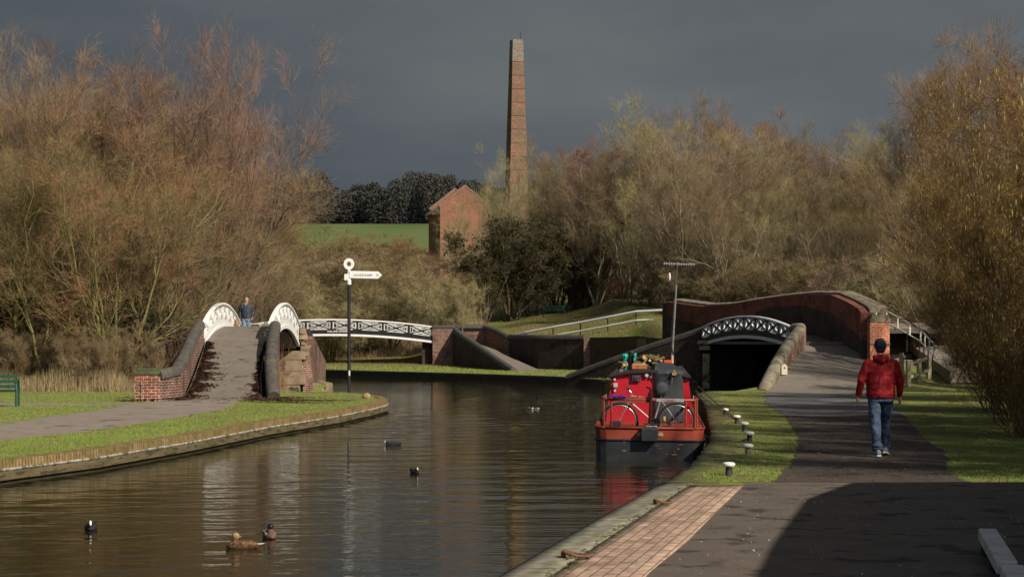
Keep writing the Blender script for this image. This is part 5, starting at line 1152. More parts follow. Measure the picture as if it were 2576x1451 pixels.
    if hat:
        mb = MB(); ell_rings(mb, [(hd.z-.015, hd.x, hd.y-.012, .090, .106), (hd.z+.03, hd.x, hd.y-.010, .092, .108), (hd.z+.08, hd.x, hd.y-.006, .078, .094), (hd.z+.115, hd.x, hd.y-.005, .048, .06), (hd.z+.128, hd.x, hd.y-.005, .015, .02)])
        mb.ell(hd+Vector((0,-.05,-.04)), (.072,.055,.06), 12, 8); remeshed(mb, 'hat', hat, t, .008, 2, local=True)
    if hair:
        mb = MB(); mb.ell(hd+rot @ Vector((0,-.022,.030)), (.086,.092,.095), 14, 10); mb.ell(hd+rot @ Vector((0,-.045,-.02)), (.078,.06,.08), 14, 9); remeshed(mb, 'hair', hair, t, .009, 2, local=True)
    if shirt: mb = MB(); mb.loft([[hd+rot @ Vector((x, .055+.0, z)) for x, z in ((-.05,-.115),(.05,-.115),(.0,-.20))], [hd+rot @ Vector((x, .10, z)) for x, z in ((-.045,-.12),(.045,-.12),(.0,-.22))]]); mb.build('shirt_collar', shirt, t, local=True)
    return t
jacket_m = mat('red_jacket_cloth', (.33,.010,.013), (.17,.005,.008), 3.2, .75, .9, 7, coord='obj', lo=.3, hi=.7)
jeans_m = mat('blue_denim', (.035,.055,.10), (.07,.10,.16), 4.5, .85, .7, 14, coord='obj', c3=(.11,.15,.20), s3=5, t3=.62)
Jm = dict(head=(0, .03, 1.655), neck=(0, 0, 1.49), chest=(0, .0, 1.25), hip=(0, 0, .98),
     shL=(-.215, 0, 1.41), elL=(-.295, -.02, 1.14), wrL=(-.325, .05, .90), shR=(.215, 0, 1.41), elR=(.295, .03, 1.14), wrR=(.315, .12, .885),
     hpL=(-.095, 0, .90), knL=(-.085, -.02, .50), anL=(-.075, -.13, .10), hpR=(.095, 0, .90), knR=(.11, .19, .52), anR=(.125, .22, .115), pitchR=-10, yawR=-18, yawL=6, pitchL=-2)
pm = person('person walking away in a hooded red jacket, blue jeans and dark knitted hat', Jm, jacket_m, jeans_m, mat('grey_shoe', (.12,.13,.15), (.25,.25,.26), 12, .6, coord='obj'), mat('navy_knit', (.012,.014,.03), (.02,.022,.04), 9, .9, .8, 60, coord='obj'), hood=True, bulk=1.12)
g_ = G(2216, 1149); pm.location = (g_.x, g_.y+.02, .012); pm.scale = (1.0, 1.0, .985)
Jf = dict(head=(0, .0, 1.58), neck=(0, 0, 1.43), chest=(0, .0, 1.20), hip=(0, 0, .93),
     shL=(-.185, 0, 1.36), elL=(-.25, -.03, 1.10), wrL=(-.235, .10, .90), shR=(.185, 0, 1.36), elR=(.255, -.03, 1.10), wrR=(.25, .04, .86),
     hpL=(-.09, 0, .86), knL=(-.09, .02, .48), anL=(-.09, -.02, .09), hpR=(.09, 0, .86), knR=(.095, .05, .48), anR=(.10, .08, .09))
pf_ = person('person in navy jacket and blue jeans standing beyond the crest of the left footbridge', Jf, mat('navy_jacket_cloth', (.025,.032,.05), (.045,.055,.075), 5, .6, .8, 12, coord='obj'), mat('pale_denim', (.12,.19,.30), (.2,.28,.4), 6, .85, coord='obj'), mat('brown_shoe', (.08,.05,.03), coord='obj'), None, hair=mat('grey_brown_hair', (.16,.13,.11), (.26,.23,.2), 20, .7, coord='obj'), shirt=mat('pale_shirt', (.6,.55,.5)), face_turn=R(-14))
Yp = 67.2; pf_.location = (PX(620, Yp), Yp, PZ(748, Yp)-1.69); pf_.rotation_euler = (0, 0, R(180+4))
# ginger dog
dg_ = thing('dog', 'small ginger dog whose head shows by the left white railing of the footbridge', 'dog')
F_dog = mat('ginger_fur', (.42,.20,.08), (.28,.12,.05), 14, .9, .8, 40, coord='obj')
mb = MB(); rings = []
for y, w_, zc, h_ in ((-.28,.07,.36,.08),(-.2,.10,.36,.11),(0,.10,.35,.11),(.16,.12,.35,.14),(.26,.08,.40,.11)): rings.append([(math.cos(a)*w_, y, zc+math.sin(a)*h_) for a in [2*math.pi*k/14 for k in range(14)]])
mb.loft(rings); mb.tube([(0,.2,.42),(0,.28,.50),(0,.31,.56)], [.085,.07,.065], 12); mb.ell((0,.33,.58), (.075,.08,.07)); mb.tube([(0,.37,.565),(0,.46,.55)], [.045,.03], 10)
for s in (-1, 1):
    mb.tube([(s*.07,.18,.32),(s*.07,.16,.18),(s*.07,.19,.03),(s*.07,.22,.015)], [.05,.032,.026,.028], 9); mb.tube([(s*.07,-.2,.33),(s*.07,-.15,.2),(s*.07,-.27,.12),(s*.07,-.25,.03),(s*.07,-.21,.015)], [.065,.045,.025,.024,.028], 9)
mb.tube([(0,-.27,.40),(0,-.36,.50),(0,-.33,.58)], [.03,.025,.012], 8)
remeshed(mb, 'body', F_dog, dg_, .012, 3, local=True)
for s in (-1, 1): mb = MB(); mb.loft([[(s*.05,.31,.63),(s*.085,.31,.61),(s*.07,.34,.62)], [(s*.09,.32,.55),(s*.11,.31,.56),(s*.10,.34,.56)]]); mb.build('ear', F_dog, dg_, local=True)
mb = MB(); mb.ell((0,.47,.565), (.016,.012,.012)); mb.build('nose', M_black, dg_, local=True)
Yd = 64.6; dg_.location = (PX(594, Yd)+.0, Yd, zd(Yd)); dg_.rotation_euler = (0, 0, R(180)); dg_.location.z = zd(Yd)
# ---------------------------------------------------------------- bare winter trees
def bark(name, c1, c2, **k): return mat(name, c1, c2, 6, .9, .5, 30, coord='obj', **k)
K_olive = bark('olive_bark', (.24,.23,.08), (.13,.11,.05))
K_brown = bark('brown_bark', (.13,.095,.06), (.07,.05,.035))
K_birch = bark('birch_bark', (.50,.45,.38), (.30,.26,.21))
K_pale = bark('pale_bark', (.27,.235,.15), (.17,.14,.085))
def twig(name, c1, c2, rand=.18): return mat(name, c1, c2, .45, .85, 0, coord='pos', rand=rand, spec=.15)
T_red = twig('reddish_twigs', (.255,.14,.075), (.195,.12,.06))
T_olive = twig('olive_twigs', (.225,.185,.085), (.155,.115,.055))
T_tan = twig('tan_twigs', (.27,.20,.11), (.18,.13,.07))
T_straw = twig('straw_twigs', (.36,.31,.155), (.25,.205,.10))
T_grey = twig('grey_brown_twigs', (.28,.20,.13), (.20,.145,.09))
T_purple = twig('purplish_twigs', (.25,.145,.11), (.19,.12,.085))
T_orange = twig('orange_twigs', (.26,.155,.085), (.20,.13,.07))
T_dark = twig('dark_twigs', (.10,.080,.040), (.07,.055,.03))
T_hazel = twig('hazel_twigs', (.20,.12,.045), (.12,.075,.03))
T_ivy = twig('ivy_leaves', (.04,.048,.018), (.06,.055,.022))
T_cat = twig('catkins', (.33,.27,.08), (.22,.17,.05), .1)

def norm(a): return a/(np.linalg.norm(a, axis=-1, keepdims=True)+1e-9)
def grow(seed, stems, levels, base_r):
    """stems: (n,k,3) polylines.  levels: list of dicts(n, ratio, ang, up, t0, k, jit, len_min)"""
    r = np.random.default_rng(seed); out_ = [(stems, np.full(len(stems), base_r)*r.uniform(.7, 1.1, len(stems)))]
    par, prad = out_[0]
    for lv in levels:
        n_, k = lv['n'], lv.get('k', 4); N_ = len(par); K = par.shape[1]
        plen = np.linalg.norm(np.diff(par, axis=1), axis=2).sum(1)
        t = lv.get('t0', .2)+(1-lv.get('t0', .2))*r.random((N_, n_))**lv.get('tp', .9); s = t*(K-1); i = np.minimum(s.astype(int), K-2); f = (s-i)[..., None]
        idx = np.arange(N_)[:, None]; a = par[idx, i]; b_ = par[idx, i+1]; base = a*(1-f)+b_*f; pd = norm(b_-a)
        rv = r.normal(size=(N_, n_, 3)); rv -= pd*(rv*pd).sum(-1, keepdims=True); rv = norm(rv)
        ang = lv['ang']*r.uniform(.6, 1.25, (N_, n_, 1)); d = pd*np.cos(ang)+rv*np.sin(ang); d[..., 2] += lv.get('up', 0); d = norm(d)
        ln = plen[:, None]*lv['ratio']*(1-lv.get('taper', .55)*t)*r.uniform(.55, 1.25, (N_, n_)); ln = np.maximum(ln, lv.get('lmin', .1))
        pts_ = [base.reshape(-1, 3)]; d = d.reshape(-1, 3); st_ = (ln.reshape(-1)/(k-1))[:, None]
        for j in range(k-1):
            pts_.append(pts_[-1]+d*st_); d = d+r.normal(size=d.shape)*lv.get('jit', .12); d[:, 2] += lv.get('curl', .05); d = norm(d)
        cr_ = (prad[:, None]*(1-.75*t)*lv.get('rr', .5)).reshape(-1)
        par = np.stack(pts_, 1); prad = np.maximum(cr_, lv.get('rmin', .004)); out_.append((par, prad))
    return out_
def tubes_np(par, rad, sides=4, tip=.25):
    N_, K, _ = par.shape; d = norm(np.gradient(par, axis=1)); ref = np.where(np.abs(d[..., 2:3]) > .9, [1., 0, 0], [0, 0, 1.]); s = norm(np.cross(d, ref)); u = np.cross(d, s)
    rr = rad[:, None]*np.linspace(1, tip, K)[None]; V = []
    for j in range(sides):
        a = 2*math.pi*j/sides; V.append(par+(s*math.cos(a)+u*math.sin(a))*rr[..., None])
    V = np.stack(V, 2)                                   # N,K,sides,3
    o = (np.arange(N_)*K*sides)[:, None, None]; i = (np.arange(K-1)*sides)[None, :, None]; j = np.arange(sides)[None, None, :]; j2 = (j+1) % sides
    Fq = np.stack([o+i+j, o+i+j2, o+i+sides+j2, o+i+sides+j], -1).reshape(-1, 4)
    return V.reshape(-1, 3), Fq
def ribbons_np(par, rad, rg):
    N_, K, _ = par.shape; d = norm(np.gradient(par, axis=1)); rv = rg.normal(size=(N_, 1, 3)); s = norm(np.cross(d, np.broadcast_to(rv, d.shape)))
    wv = rad[:, None]*np.linspace(1, .25, K)[None]; V = np.stack([par-s*wv[..., None], par+s*wv[..., None]], 2)
    o = (np.arange(N_)*K*2)[:, None]; i = (np.arange(K-1)*2)[None]
    Fq = np.stack([o+i, o+i+1, o+i+3, o+i+2], -1).reshape(-1, 4); return V.reshape(-1, 3), Fq
def join(parts):
    V = []; Fq = []; o = 0
    for v, f in parts: V.append(v); Fq.append(f+o); o += len(v)
    return np.concatenate(V), np.concatenate(Fq)
def npobj(name, parts, m, parent):
    V, Fq = join(parts); me = rawmesh(name, V, Fq.ravel(), np.full(len(Fq), Fq.shape[1])); me.materials.append(m)
    o = bpy.data.objects.new(name, me); COL.objects.link(o); o.parent = parent; return o
def stems_up(r, n_, H, spread, lean=0.1, k=9, foot=.25, hmin=.65, wig=.03):
    out_ = []
    for i in range(n_):
        a = 2*math.pi*i/n_+r.uniform(-.5, .5); sp = spread*r.uniform(.2, 1.0)*H; h = H*r.uniform(hmin, 1.0); p = []
        for j in range(k):
            t = j/(k-1); q = sp*(t**.85)+foot*r.uniform(.5, 1)
            p.append((math.cos(a)*q+r.normal(0, wig*H*.3)*(j > 0), math.sin(a)*q+r.normal(0, wig*H*.3)*(j > 0), h*t*(1-.12*t*spread*2)-.2))
        out_.append(p)
    return np.array(out_)
PROTO = {}
def proto(key, H, seed, n_, spread, levels, base_r, tube_lv, km, tm, tw=1.0, leafy=None, cat=0, foot=.25, name='bare_tree', hmin=.65, leafsz=.05):
    r = np.random.default_rng(seed); st_ = stems_up(r, n_, H, spread, foot=foot, hmin=hmin); g_ = grow(seed+1, st_, levels, base_r)
    root = bpy.data.objects.new(name, None); COL.objects.link(root)
    npobj('trunk', [tubes_np(p, q_, 6 if i == 0 else 4) for i, (p, q_) in enumerate(g_[:tube_lv])], km, root)
    npobj('crown', [ribbons_np(p, q_*tw, r) for p, q_ in g_[tube_lv:]], tm, root)
    if leafy:
        p = g_[-1][0]; pts_ = p[:, -1][r.random(len(p)) < leafy]; N_ = len(pts_); a = norm(r.normal(size=(N_, 3))); b2 = norm(np.cross(a, r.normal(size=(N_, 3)))); s_ = leafsz*r.uniform(.6, 1.4, (N_, 1))
        pts_ = pts_+r.normal(0, .12, (N_, 3)); V = np.stack([pts_-a*s_, pts_+b2*s_*.7, pts_+a*s_, pts_-b2*s_*.7], 1).reshape(-1, 3)
        npobj('foliage', [(V, np.arange(N_*4).reshape(-1, 4))], T_ivy, root)
    if cat:
        p = g_[-1][0].reshape(-1, 3); pts_ = p[r.random(len(p)) < cat]; N_ = len(pts_); a = r.uniform(0, 3.14, N_); s_ = np.stack([np.cos(a), np.sin(a), a*0], 1)*.010; l_ = r.uniform(.05, .11, (N_, 1)); dn = np.array([[0, 0, -1.]])*l_
        V = np.stack([pts_, pts_+s_+dn*.4, pts_+dn, pts_-s_+dn*.4], 1).reshape(-1, 3); npobj('catkins', [(V, np.arange(N_*4).reshape(-1, 4))], T_cat, root)
    zt_ = float(np.percentile(np.concatenate([p[:, -1, 2] for p, _ in g_[-2:]]), 99.3)); PROTO[key] = [root, zt_, False]; return root
# whippy upright ash-like tree
whip_lv = [dict(n=11, ratio=.50, ang=.50, up=.18, t0=.08, k=6, curl=.05, jit=.08, rr=.55), dict(n=9, ratio=.50, ang=.52, up=.10, k=5, curl=.04, jit=.10), dict(n=7, ratio=.55, ang=.55, up=.06, k=4, lmin=.5, jit=.10, rmin=.0035), dict(n=3, ratio=.6, ang=.6, up=.04, k=3, lmin=.42, jit=.08, rmin=.0028)]
for k_, sd in (('whip', 11), ('whip2', 113)): proto(k_, 12, sd, 9, .38, whip_lv, .085, 3, K_brown, T_red, 1.1)
dense_lv = [dict(n=12, ratio=.50, ang=.65, up=.10, t0=.06, k=6, curl=.03, jit=.14, rr=.55), dict(n=9, ratio=.52, ang=.65, up=.06, k=5, jit=.16), dict(n=7, ratio=.55, ang=.65, up=.03, k=4, lmin=.42, jit=.16, rmin=.0035), dict(n=3, ratio=.65, ang=.7, k=3, lmin=.36, jit=.14, rmin=.0028)]
for k_, sd in (('dense', 23), ('dense2', 231)): proto(k_, 9, sd, 10, .46, dense_lv, .075, 3, K_olive, T_olive, 1.15)
proto('shrub', 4, 37, 14, .55, [dict(n=9, ratio=.48, ang=.65, up=.08, t0=.1, k=5, jit=.15), dict(n=8, ratio=.5, ang=.7, up=.05, k=4, jit=.2), dict(n=7, ratio=.55, ang=.75, k=3, lmin=.24, jit=.2, rmin=.003), dict(n=4, ratio=.65, ang=.8, k=3, lmin=.18, jit=.2, rmin=.0025)], .035, 2, K_pale, T_straw, 1.5, name='bare_shrub', hmin=.75)
# woodland tree with a broad rounded crown
wood_lv = [dict(n=22, ratio=.42, ang=.80, up=.22, t0=.14, k=7, curl=.07, taper=.45, jit=.10), dict(n=10, ratio=.48, ang=.6, up=.10, k=5, curl=.04, jit=.12), dict(n=8, ratio=.55, ang=.55, up=.08, k=4, lmin=.7, jit=.12, rmin=.005), dict(n=3, ratio=.6, ang=.6, k=3, lmin=.55, jit=.10, rmin=.004)]
for k_, sd in (('wood', 41), ('wood2', 417)): proto(k_, 15, sd, 4, .22, wood_lv, .13, 3, K_pale, T_tan, 1.2, foot=.15, hmin=.8)
proto('limby', 9, 91, 4, .40, [dict(n=7, ratio=.62, ang=.70, up=.15, t0=.18, k=7, curl=.05, jit=.20, rr=.8), dict(n=7, ratio=.52, ang=.70, up=.10, k=6, jit=.18, rr=.6), dict(n=7, ratio=.55, ang=.65, up=.05, k=4, lmin=.4, jit=.15), dict(n=4, ratio=.6, ang=.65, k=3, lmin=.35, jit=.12, rmin=.003)], .12, 3, K_olive, T_olive, 1.4, hmin=.7)
proto('birch', 10, 53, 3, .17, [dict(n=12, ratio=.36, ang=.5, up=.2, t0=.3, k=6, curl=.06), dict(n=9, ratio=.42, ang=.6, up=.1, k=5, curl=-.02, jit=.14), dict(n=8, ratio=.5, ang=.65, k=4, lmin=.4, curl=-.05, jit=.15), dict(n=5, ratio=.6, ang=.7, k=3, lmin=.3, jit=.15)], .13, 2, K_birch, T_purple, 1.4, foot=.2, hmin=.85)
hz_lv = [dict(n=11, ratio=.46, ang=.50, up=.10, t0=.03, k=6, curl=.02, jit=.1), dict(n=9, ratio=.5, ang=.6, up=.04, k=4, jit=.14), dict(n=7, ratio=.6, ang=.7, k=3, lmin=.28, jit=.15, rmin=.0025), dict(n=4, ratio=.65, ang=.75, k=3, lmin=.18, jit=.15, rmin=.002)]
for k_, sd in (('hazel', 67), ('hazel2', 671)): proto(k_, 6, sd, 15, .46, hz_lv, .028, 2, K_brown, T_hazel, 1.2, cat=.06, name='hazel_bush', foot=.6, hmin=.55)
proto('ever', 5, 71, 10, .5, [dict(n=9, ratio=.45, ang=.7, up=.15, t0=.1, k=5), dict(n=8, ratio=.5, ang=.8, up=.1, k=4, jit=.2), dict(n=7, ratio=.55, ang=.9, k=3, lmin=.2, jit=.3), dict(n=5, ratio=.6, ang=.9, k=3, lmin=.14, jit=.35)], .05, 1, K_brown, T_dark, 1.5, leafy=.22, name='evergreen_shrub', hmin=.7, leafsz=.05)

TREES = 0
def plant(key, x, Y, ytop, label, group=None, tm=None, km=None, wide=1.0, cat=None, X=None, H=None, z=None, name=None):
    """stand a tree at picture column x and distance Y, its top reaching row ytop"""
    global TREES
    base_key = key
    if key+'2' in PROTO and TREES % 2: key = key+'2'
    root, Hp, used = PROTO[key]; X = PX(x, Y) if X is None else X; z = ground(X, Y) if z is None else z
    h = (PZ(ytop, Y)-z) if H is None else H; s_ = h/Hp; TREES += 1
    q = random.Random(TREES*13+5); rz = q.uniform(0, 6.28); sc = (s_*wide, s_*wide, s_)
    if not used: r_ = root; PROTO[key][2] = True
    else: r_ = dup(root)
    r_.location = (X, Y, z); r_.rotation_euler = (0, 0, rz); r_.scale = sc
    tag(r_, label, cat or ('shrub' if key in ('shrub', 'ever') else 'hazel' if base_key == 'hazel' else 'tree'), group)
    for k in [k for k in bpy.data.objects if k.parent == r_]:
        b_ = k.name.split('.')[0]; m_ = tm if b_ == 'crown' else km if b_ == 'trunk' else None
        if m_: k.material_slots[0].link = 'OBJECT'; k.material_slots[0].material = m_
    return r_
gL = 'bare trees of the left thicket'; gR = 'bare trees of the wood on the right'; gS = 'scrub on the far bank and hillside'; gH = 'hazel bushes along the right of the path'
# left thicket: front row
for a in [
 ('dense', 20, 60.5, 330, 'olive-brown bushy tree standing furthest left behind the green bench', gL, T_olive, K_olive),
 ('dense', 130, 61.5, 300, 'bushy tree with a forked yellow-green mossy trunk, between bench and brick pillar', gL, T_olive, K_olive),
 ('dense', 265, 60.8, 330, 'brownish bushy tree above the middle of the reeds, left of the brick pillar', gL, T_red, K_olive),
 ('dense', 370, 62.5, 340, 'dark-trunked leaning tree right behind the brick pillar of the left footbridge', gL, T_olive, K_brown),
 ('whip', 80, 66, 150, 'tall reddish upright tree rising behind the far left bushes', gL, T_red, K_olive),
 ('whip', 230, 67, 130, 'tall russet twiggy tree in the middle of the left thicket', gL, T_red, K_brown),
 ('whip', 360, 68, 95, 'tall purplish tree with whippy shoots above the pillar of the left footbridge', gL, T_purple, K_brown),
 ('whip', 530, 69, 60, 'tallest tree of the left thicket, its long shoots spread against the dark sky', gL, T_purple, K_brown),
 ('whip', -30, 64, 60, 'bare tree cut off by the left edge with branches reaching in high up', gL, T_grey, K_brown),
 ('whip', 500, 77, 230, 'rust-twigged tree leaning right behind the left footbridge crest', gL, T_red, K_brown),
 ('dense', 470, 78.5, 380, 'broad brown tree directly behind the left railing of the near footbridge', gL, T_tan, K_brown),
 ('dense', 560, 80, 430, 'olive round-crowned tree behind the person on the footbridge', gL, T_olive, K_brown),
 ('dense', 180, 73, 260, 'reddish thicket tree filling the gap behind the russet tree on the left', gL, T_red, K_brown),
 ('dense', 330, 75, 240, 'brown dense tree deep in the left thicket behind the leaning trunk', gL, T_tan, K_brown),
 ('dense', 40, 76, 300, 'olive dense tree deep in the thicket at the far left', gL, T_olive, K_brown)]:
    plant(*a[:5], group=a[5], tm=a[6], km=a[7], wide=.78 if a[0] == 'whip' and a[1] > 400 else 1.0)
plant('dense', 655, 106, 560, 'rounded tan bush-like tree above the left end of the far footbridge', gS, T_tan, K_pale, wide=.95)
plant('ever', 60, 60, 690, 'dark green ivy-clad shrub among the trunks at the left edge', gL)
plant('ever', 330, 61, 740, 'dark ivy-covered clump low beside the leaning trunk', gL)
for x, Y, t, l in ((35, 59.2, 800, 'low twiggy shrub at the left edge behind the bench'), (110, 59.6, 820, 'low twiggy shrub just right of the bench'), (200, 59.0, 810, 'low twiggy shrub midway between bench and brick pillar'), (290, 59.4, 815, 'low twiggy shrub left of the brick pillar'), (365, 59.8, 830, 'low twiggy shrub touching the brick pillar of the left footbridge')):
    plant('shrub', x, Y, t, l, gL, T_tan, K_pale, wide=.8)
for a in [
 ('limby', 135, 59.6, 480, 'mossy yellow-green forked tree standing just right of the bench, in front of the thicket', K_olive, T_olive),
 ('limby', 285, 60.0, 520, 'crooked mossy tree with bare limbs, halfway between bench and brick pillar', K_olive, T_tan),
 ('limby', 395, 60.6, 560, 'dark crooked trunk curving low beside the brick pillar of the left footbridge', bark('dark_bark', (.07,.055,.035), (.035,.03,.022)), T_red),
 ('limby', 25, 59.8, 500, 'crooked mossy tree at the left edge above the bench', K_olive, T_olive)]:
    plant(a[0], a[1], a[2], a[3], a[4], gL, a[6], a[5])
for x, Y, t, l in ((1590, 128, 470, 'pale bare-limbed tree right of the distant teal bench, before the wood'), (1820, 100, 500, 'pale crooked-stemmed tree over the left half of the brick bridge'), (1960, 98, 560, 'thin pale bare-limbed tree over the middle of the brick bridge'),
                   (1500, 131, 520, 'pale bare-limbed tree below the white-stemmed birch'), (2080, 95, 540, 'pale bare-limbed tree over the crest of the brick bridge')):
    plant('limby', x, Y, t, l, gR, T_tan, K_pale)
# scrub behind and under the far footbridge
for a in [
 ('shrub', 830, 109, 742, 'pale scrubby bush with several thick stems seen under the far footbridge', K_olive, T_straw, 1.3),
 ('shrub', 730, 112, 705, 'rounded scrub bush above the far footbridge beside the near white railing', K_pale, T_olive, 1.5),
 ('shrub', 905, 112, 705, 'rounded straw-coloured bush just right of the fingerpost, above the far footbridge', K_pale, T_straw, 1.5),
 ('shrub', 985, 113, 685, 'greenish round bush above the right half of the far footbridge', K_pale, T_olive, 1.4),
 ('shrub', 1128, 108.5, 690, 'pale multi-stemmed bush standing on top of the right bridge abutment bank', K_pale, T_straw, 1.0),
 ('shrub', 780, 124, 640, 'brown scrub bush on the slope left of the fingerpost ring', K_pale, T_tan, 1.5),
 ('shrub', 860, 126, 625, 'tan scrub bush directly behind the fingerpost ring', K_pale, T_tan, 1.6),
 ('shrub', 950, 125, 640, 'olive scrub bush on the slope right of the fingerpost arm', K_pale, T_olive, 1.5),
 ('shrub', 1030, 124, 660, 'brown scrub bush on the slope left of the engine house foot', K_pale, T_tan, 1.5),
 ('shrub', 760, 142, 585, 'rusty scrub bush at the left foot of the green field', K_pale, T_olive, 1.5),
 ('shrub', 840, 146, 590, 'rounded scrub bush at the foot of the green field above the fingerpost', K_pale, T_tan, 1.7),
 ('shrub', 920, 144, 612, 'low scrub bush below the centre of the green field', K_pale, T_olive, 1.7),
 ('shrub', 1000, 150, 590, 'reddish-brown bush standing up against the green field', K_brown, T_red, 1.3),
 ('shrub', 1045, 146, 640, 'dark brown bush just left of the engine house wall', K_brown, T_grey, 1.0),
 ('shrub', 1140, 140, 690, 'straw-coloured bush covering the foot of the engine house', K_pale, T_straw, 1.3),
 ('shrub', 700, 132, 600, 'olive scrub bush at the edge of the left thicket below the field', K_pale, T_olive, 1.6),
 ('ever', 1085, 128, 705, 'dark green ivy bush against the engine house foot', None, T_dark, 1.2)]:
    plant(a[0], a[1], a[2], a[3], a[4], gS, a[6], a[5], wide=a[7])
plant('birch', 1165, 106.5, 700, 'single thin pale sapling beside the bush on the abutment bank', gS, T_straw, K_pale, wide=.7)
# pale ash trees by the chimney
for a in [
 ('whip', 1215, 150, 455, 'pale straw whippy tree in front of the engine house right side', T_straw, K_pale, 1.1),
 ('whip', 1265, 160, 372, 'pale yellowish tree standing in front of the chimney base', T_straw, K_pale, 1.0),
 ('whip', 1185, 140, 560, 'leaning pale twiggy tree low in front of the engine house', T_straw, K_pale, 1.2),
 ('whip', 1330, 162, 425, 'pale tree just right of the chimney foot', T_straw, K_pale, 1.0),
 ('ever', 1290, 130, 545, 'large dark green evergreen mass below the chimney', T_dark, None, 1.25),
 ('ever', 1400, 134, 560, 'dark evergreen clump above and left of the distant teal bench', T_dark, None, 1.2),
 ('ever', 1215, 128, 640, 'dark evergreen at the left edge of the wood, by the sapling', T_dark, None, 1.0),
 ('ever', 1470, 133, 590, 'dark evergreen directly behind the distant teal bench', T_dark, None, 1.2),
 ('ever', 1340, 132, 600, 'dark evergreen filling the shade left of the teal bench', T_dark, None, 1.2)]:
    plant(a[0], a[1], a[2], a[3], a[4], gR, a[5], a[6], wide=a[7])
# the wood on the right
for a in [
 ('wood', 1390, 150, 352, 'rounded grey-brown tree forming the left shoulder of the wood', T_tan, K_pale, .9),
 ('birch', 1490, 136, 372, 'white-stemmed birch with a purplish crown at the left of the wood', T_purple, K_birch, 1.1),
 ('wood', 1470, 148, 335, 'purplish-brown tree behind the white-stemmed birch', T_purple, K_brown, .9),
 ('wood', 1560, 138, 330, 'tan tree between the birch and the highest tree of the wood', T_tan, K_pale, .9),
 ('wood', 1640, 130, 262, 'high pale straw tree near the middle of the wood', T_straw, K_pale, 1.0),
 ('wood', 1720, 132, 248, 'highest rounded tan tree crowning the wood', T_tan, K_pale, 1.0),
 ('wood', 1840, 134, 272, 'orange-topped tree right of the highest crown of the wood', T_orange, K_brown, .9),
 ('wood', 1930, 136, 285, 'brown-orange tree in the skyline right of the orange-topped one', T_orange, K_pale, .9),
 ('wood', 2010, 130, 322, 'tan tree where the skyline of the wood dips', T_tan, K_pale, .95),
 ('wood', 2110, 126, 335, 'low orange-brown tree at the lowest point of the wood skyline', T_orange, K_brown, .95),
 ('wood', 2210, 118, 300, 'straw-grey tree just left of the tall right-hand trees', T_straw, K_pale, .95),
 ('dense', 1560, 134, 480, 'brown spreading tree in front of the birch, above the white handrail', T_tan, K_pale, 1.0),
 ('wood', 1800, 104, 420, 'slender pale-trunked tree standing behind the left half of the brick bridge', T_tan, K_pale, .8),
 ('dense', 1700, 116, 500, 'yellow-green tinged bushy tree above the boat aerial', T_straw, K_olive, 1.0),
 ('wood', 1930, 102, 450, 'thin-trunked tree behind the highest part of the brick bridge', T_straw, K_pale, .8),
 ('dense', 1870, 108, 480, 'ochre bushy tree mid-height behind the brick bridge parapet dip', T_olive, K_pale, 1.0),
 ('dense', 2030, 104, 470, 'olive bushy tree above the right half of the brick bridge', T_olive, K_pale, 1.0),
 ('dense', 2150, 100, 480, 'olive-grey bushy tree above the orange brick pillar', T_tan, K_pale, 1.0),
 ('dense', 2240, 96, 540, 'pale pinkish-brown bushy tree above the top of the steps', T_straw, K_brown, .9),
 ('dense', 1760, 116, 440, 'grey-brown bushy tree below the highest crown of the wood', T_grey, K_pale, 1.0),
 ('dense', 1450, 135, 520, 'rusty bushy tree above the distant teal bench', T_red, K_brown, 1.1)]:
    plant(a[0], a[1], a[2], a[3], a[4], gR, a[5], a[6], wide=a[7])
for i, (x, Y, t, l, tm_) in enumerate([
 (1530, 132, 690, 'rust-brown low bush just beyond the white handrail', T_red), (1625, 122, 680, 'brown low bush at the upper end of the white handrail', T_tan), (1715, 106, 650, 'brown low bush behind the left end of the brick bridge', T_tan),
 (1800, 104, 660, 'straggly low bush behind the brick bridge, left of its dip', T_olive), (1880, 96, 650, 'straggly low bush right above the dip in the brick bridge coping', T_tan), (1960, 94, 640, 'olive low bush above the rising brick bridge coping', T_olive),
 (2050, 92, 640, 'brown low bush above the crest of the brick bridge coping', T_tan), (2140, 88, 640, 'dark low bush behind the orange pillar top', T_grey), (2240, 86, 640, 'pale low bush at the head of the steps', T_straw), (2330, 84, 640, 'straw-coloured bush above the black and white handrail', T_straw)]):
    plant('shrub', x, Y, t, l, gR, tm_, K_pale, wide=1.25)
# infill trees inside the wood and the left thicket
q = random.Random(44)
for i in range(16):
    x = 1400+i*57+q.uniform(-15, 15); sk = interp(x, [(1300,420),(1400,370),(1500,345),(1640,275),(1740,262),(1850,285),(2000,330),(2110,350),(2250,300)])
    plant('dense' if i % 2 else 'wood', x, (132 if x < 1690 else 108)+q.uniform(0, 12), sk+q.uniform(50, 130), 'bare brown tree within the mass of the right-hand wood, below its skyline', 'infill trees of the right-hand wood', (T_tan, T_olive, T_grey, T_straw)[i % 4], K_pale, wide=1.15)
for i in range(7):
    x = -40+i*80+q.uniform(-15, 15); sk = interp(x, [(0,200),(200,170),(400,150),(560,150),(650,300),(720,430)])
    plant('dense', x, 69+q.uniform(0, 9), sk+q.uniform(40, 120), 'bare brown tree within the mass of the left thicket, behind its front row', 'infill trees of the left thicket', (T_red, T_olive, T_tan, T_red)[i % 4], K_brown, wide=1.1)
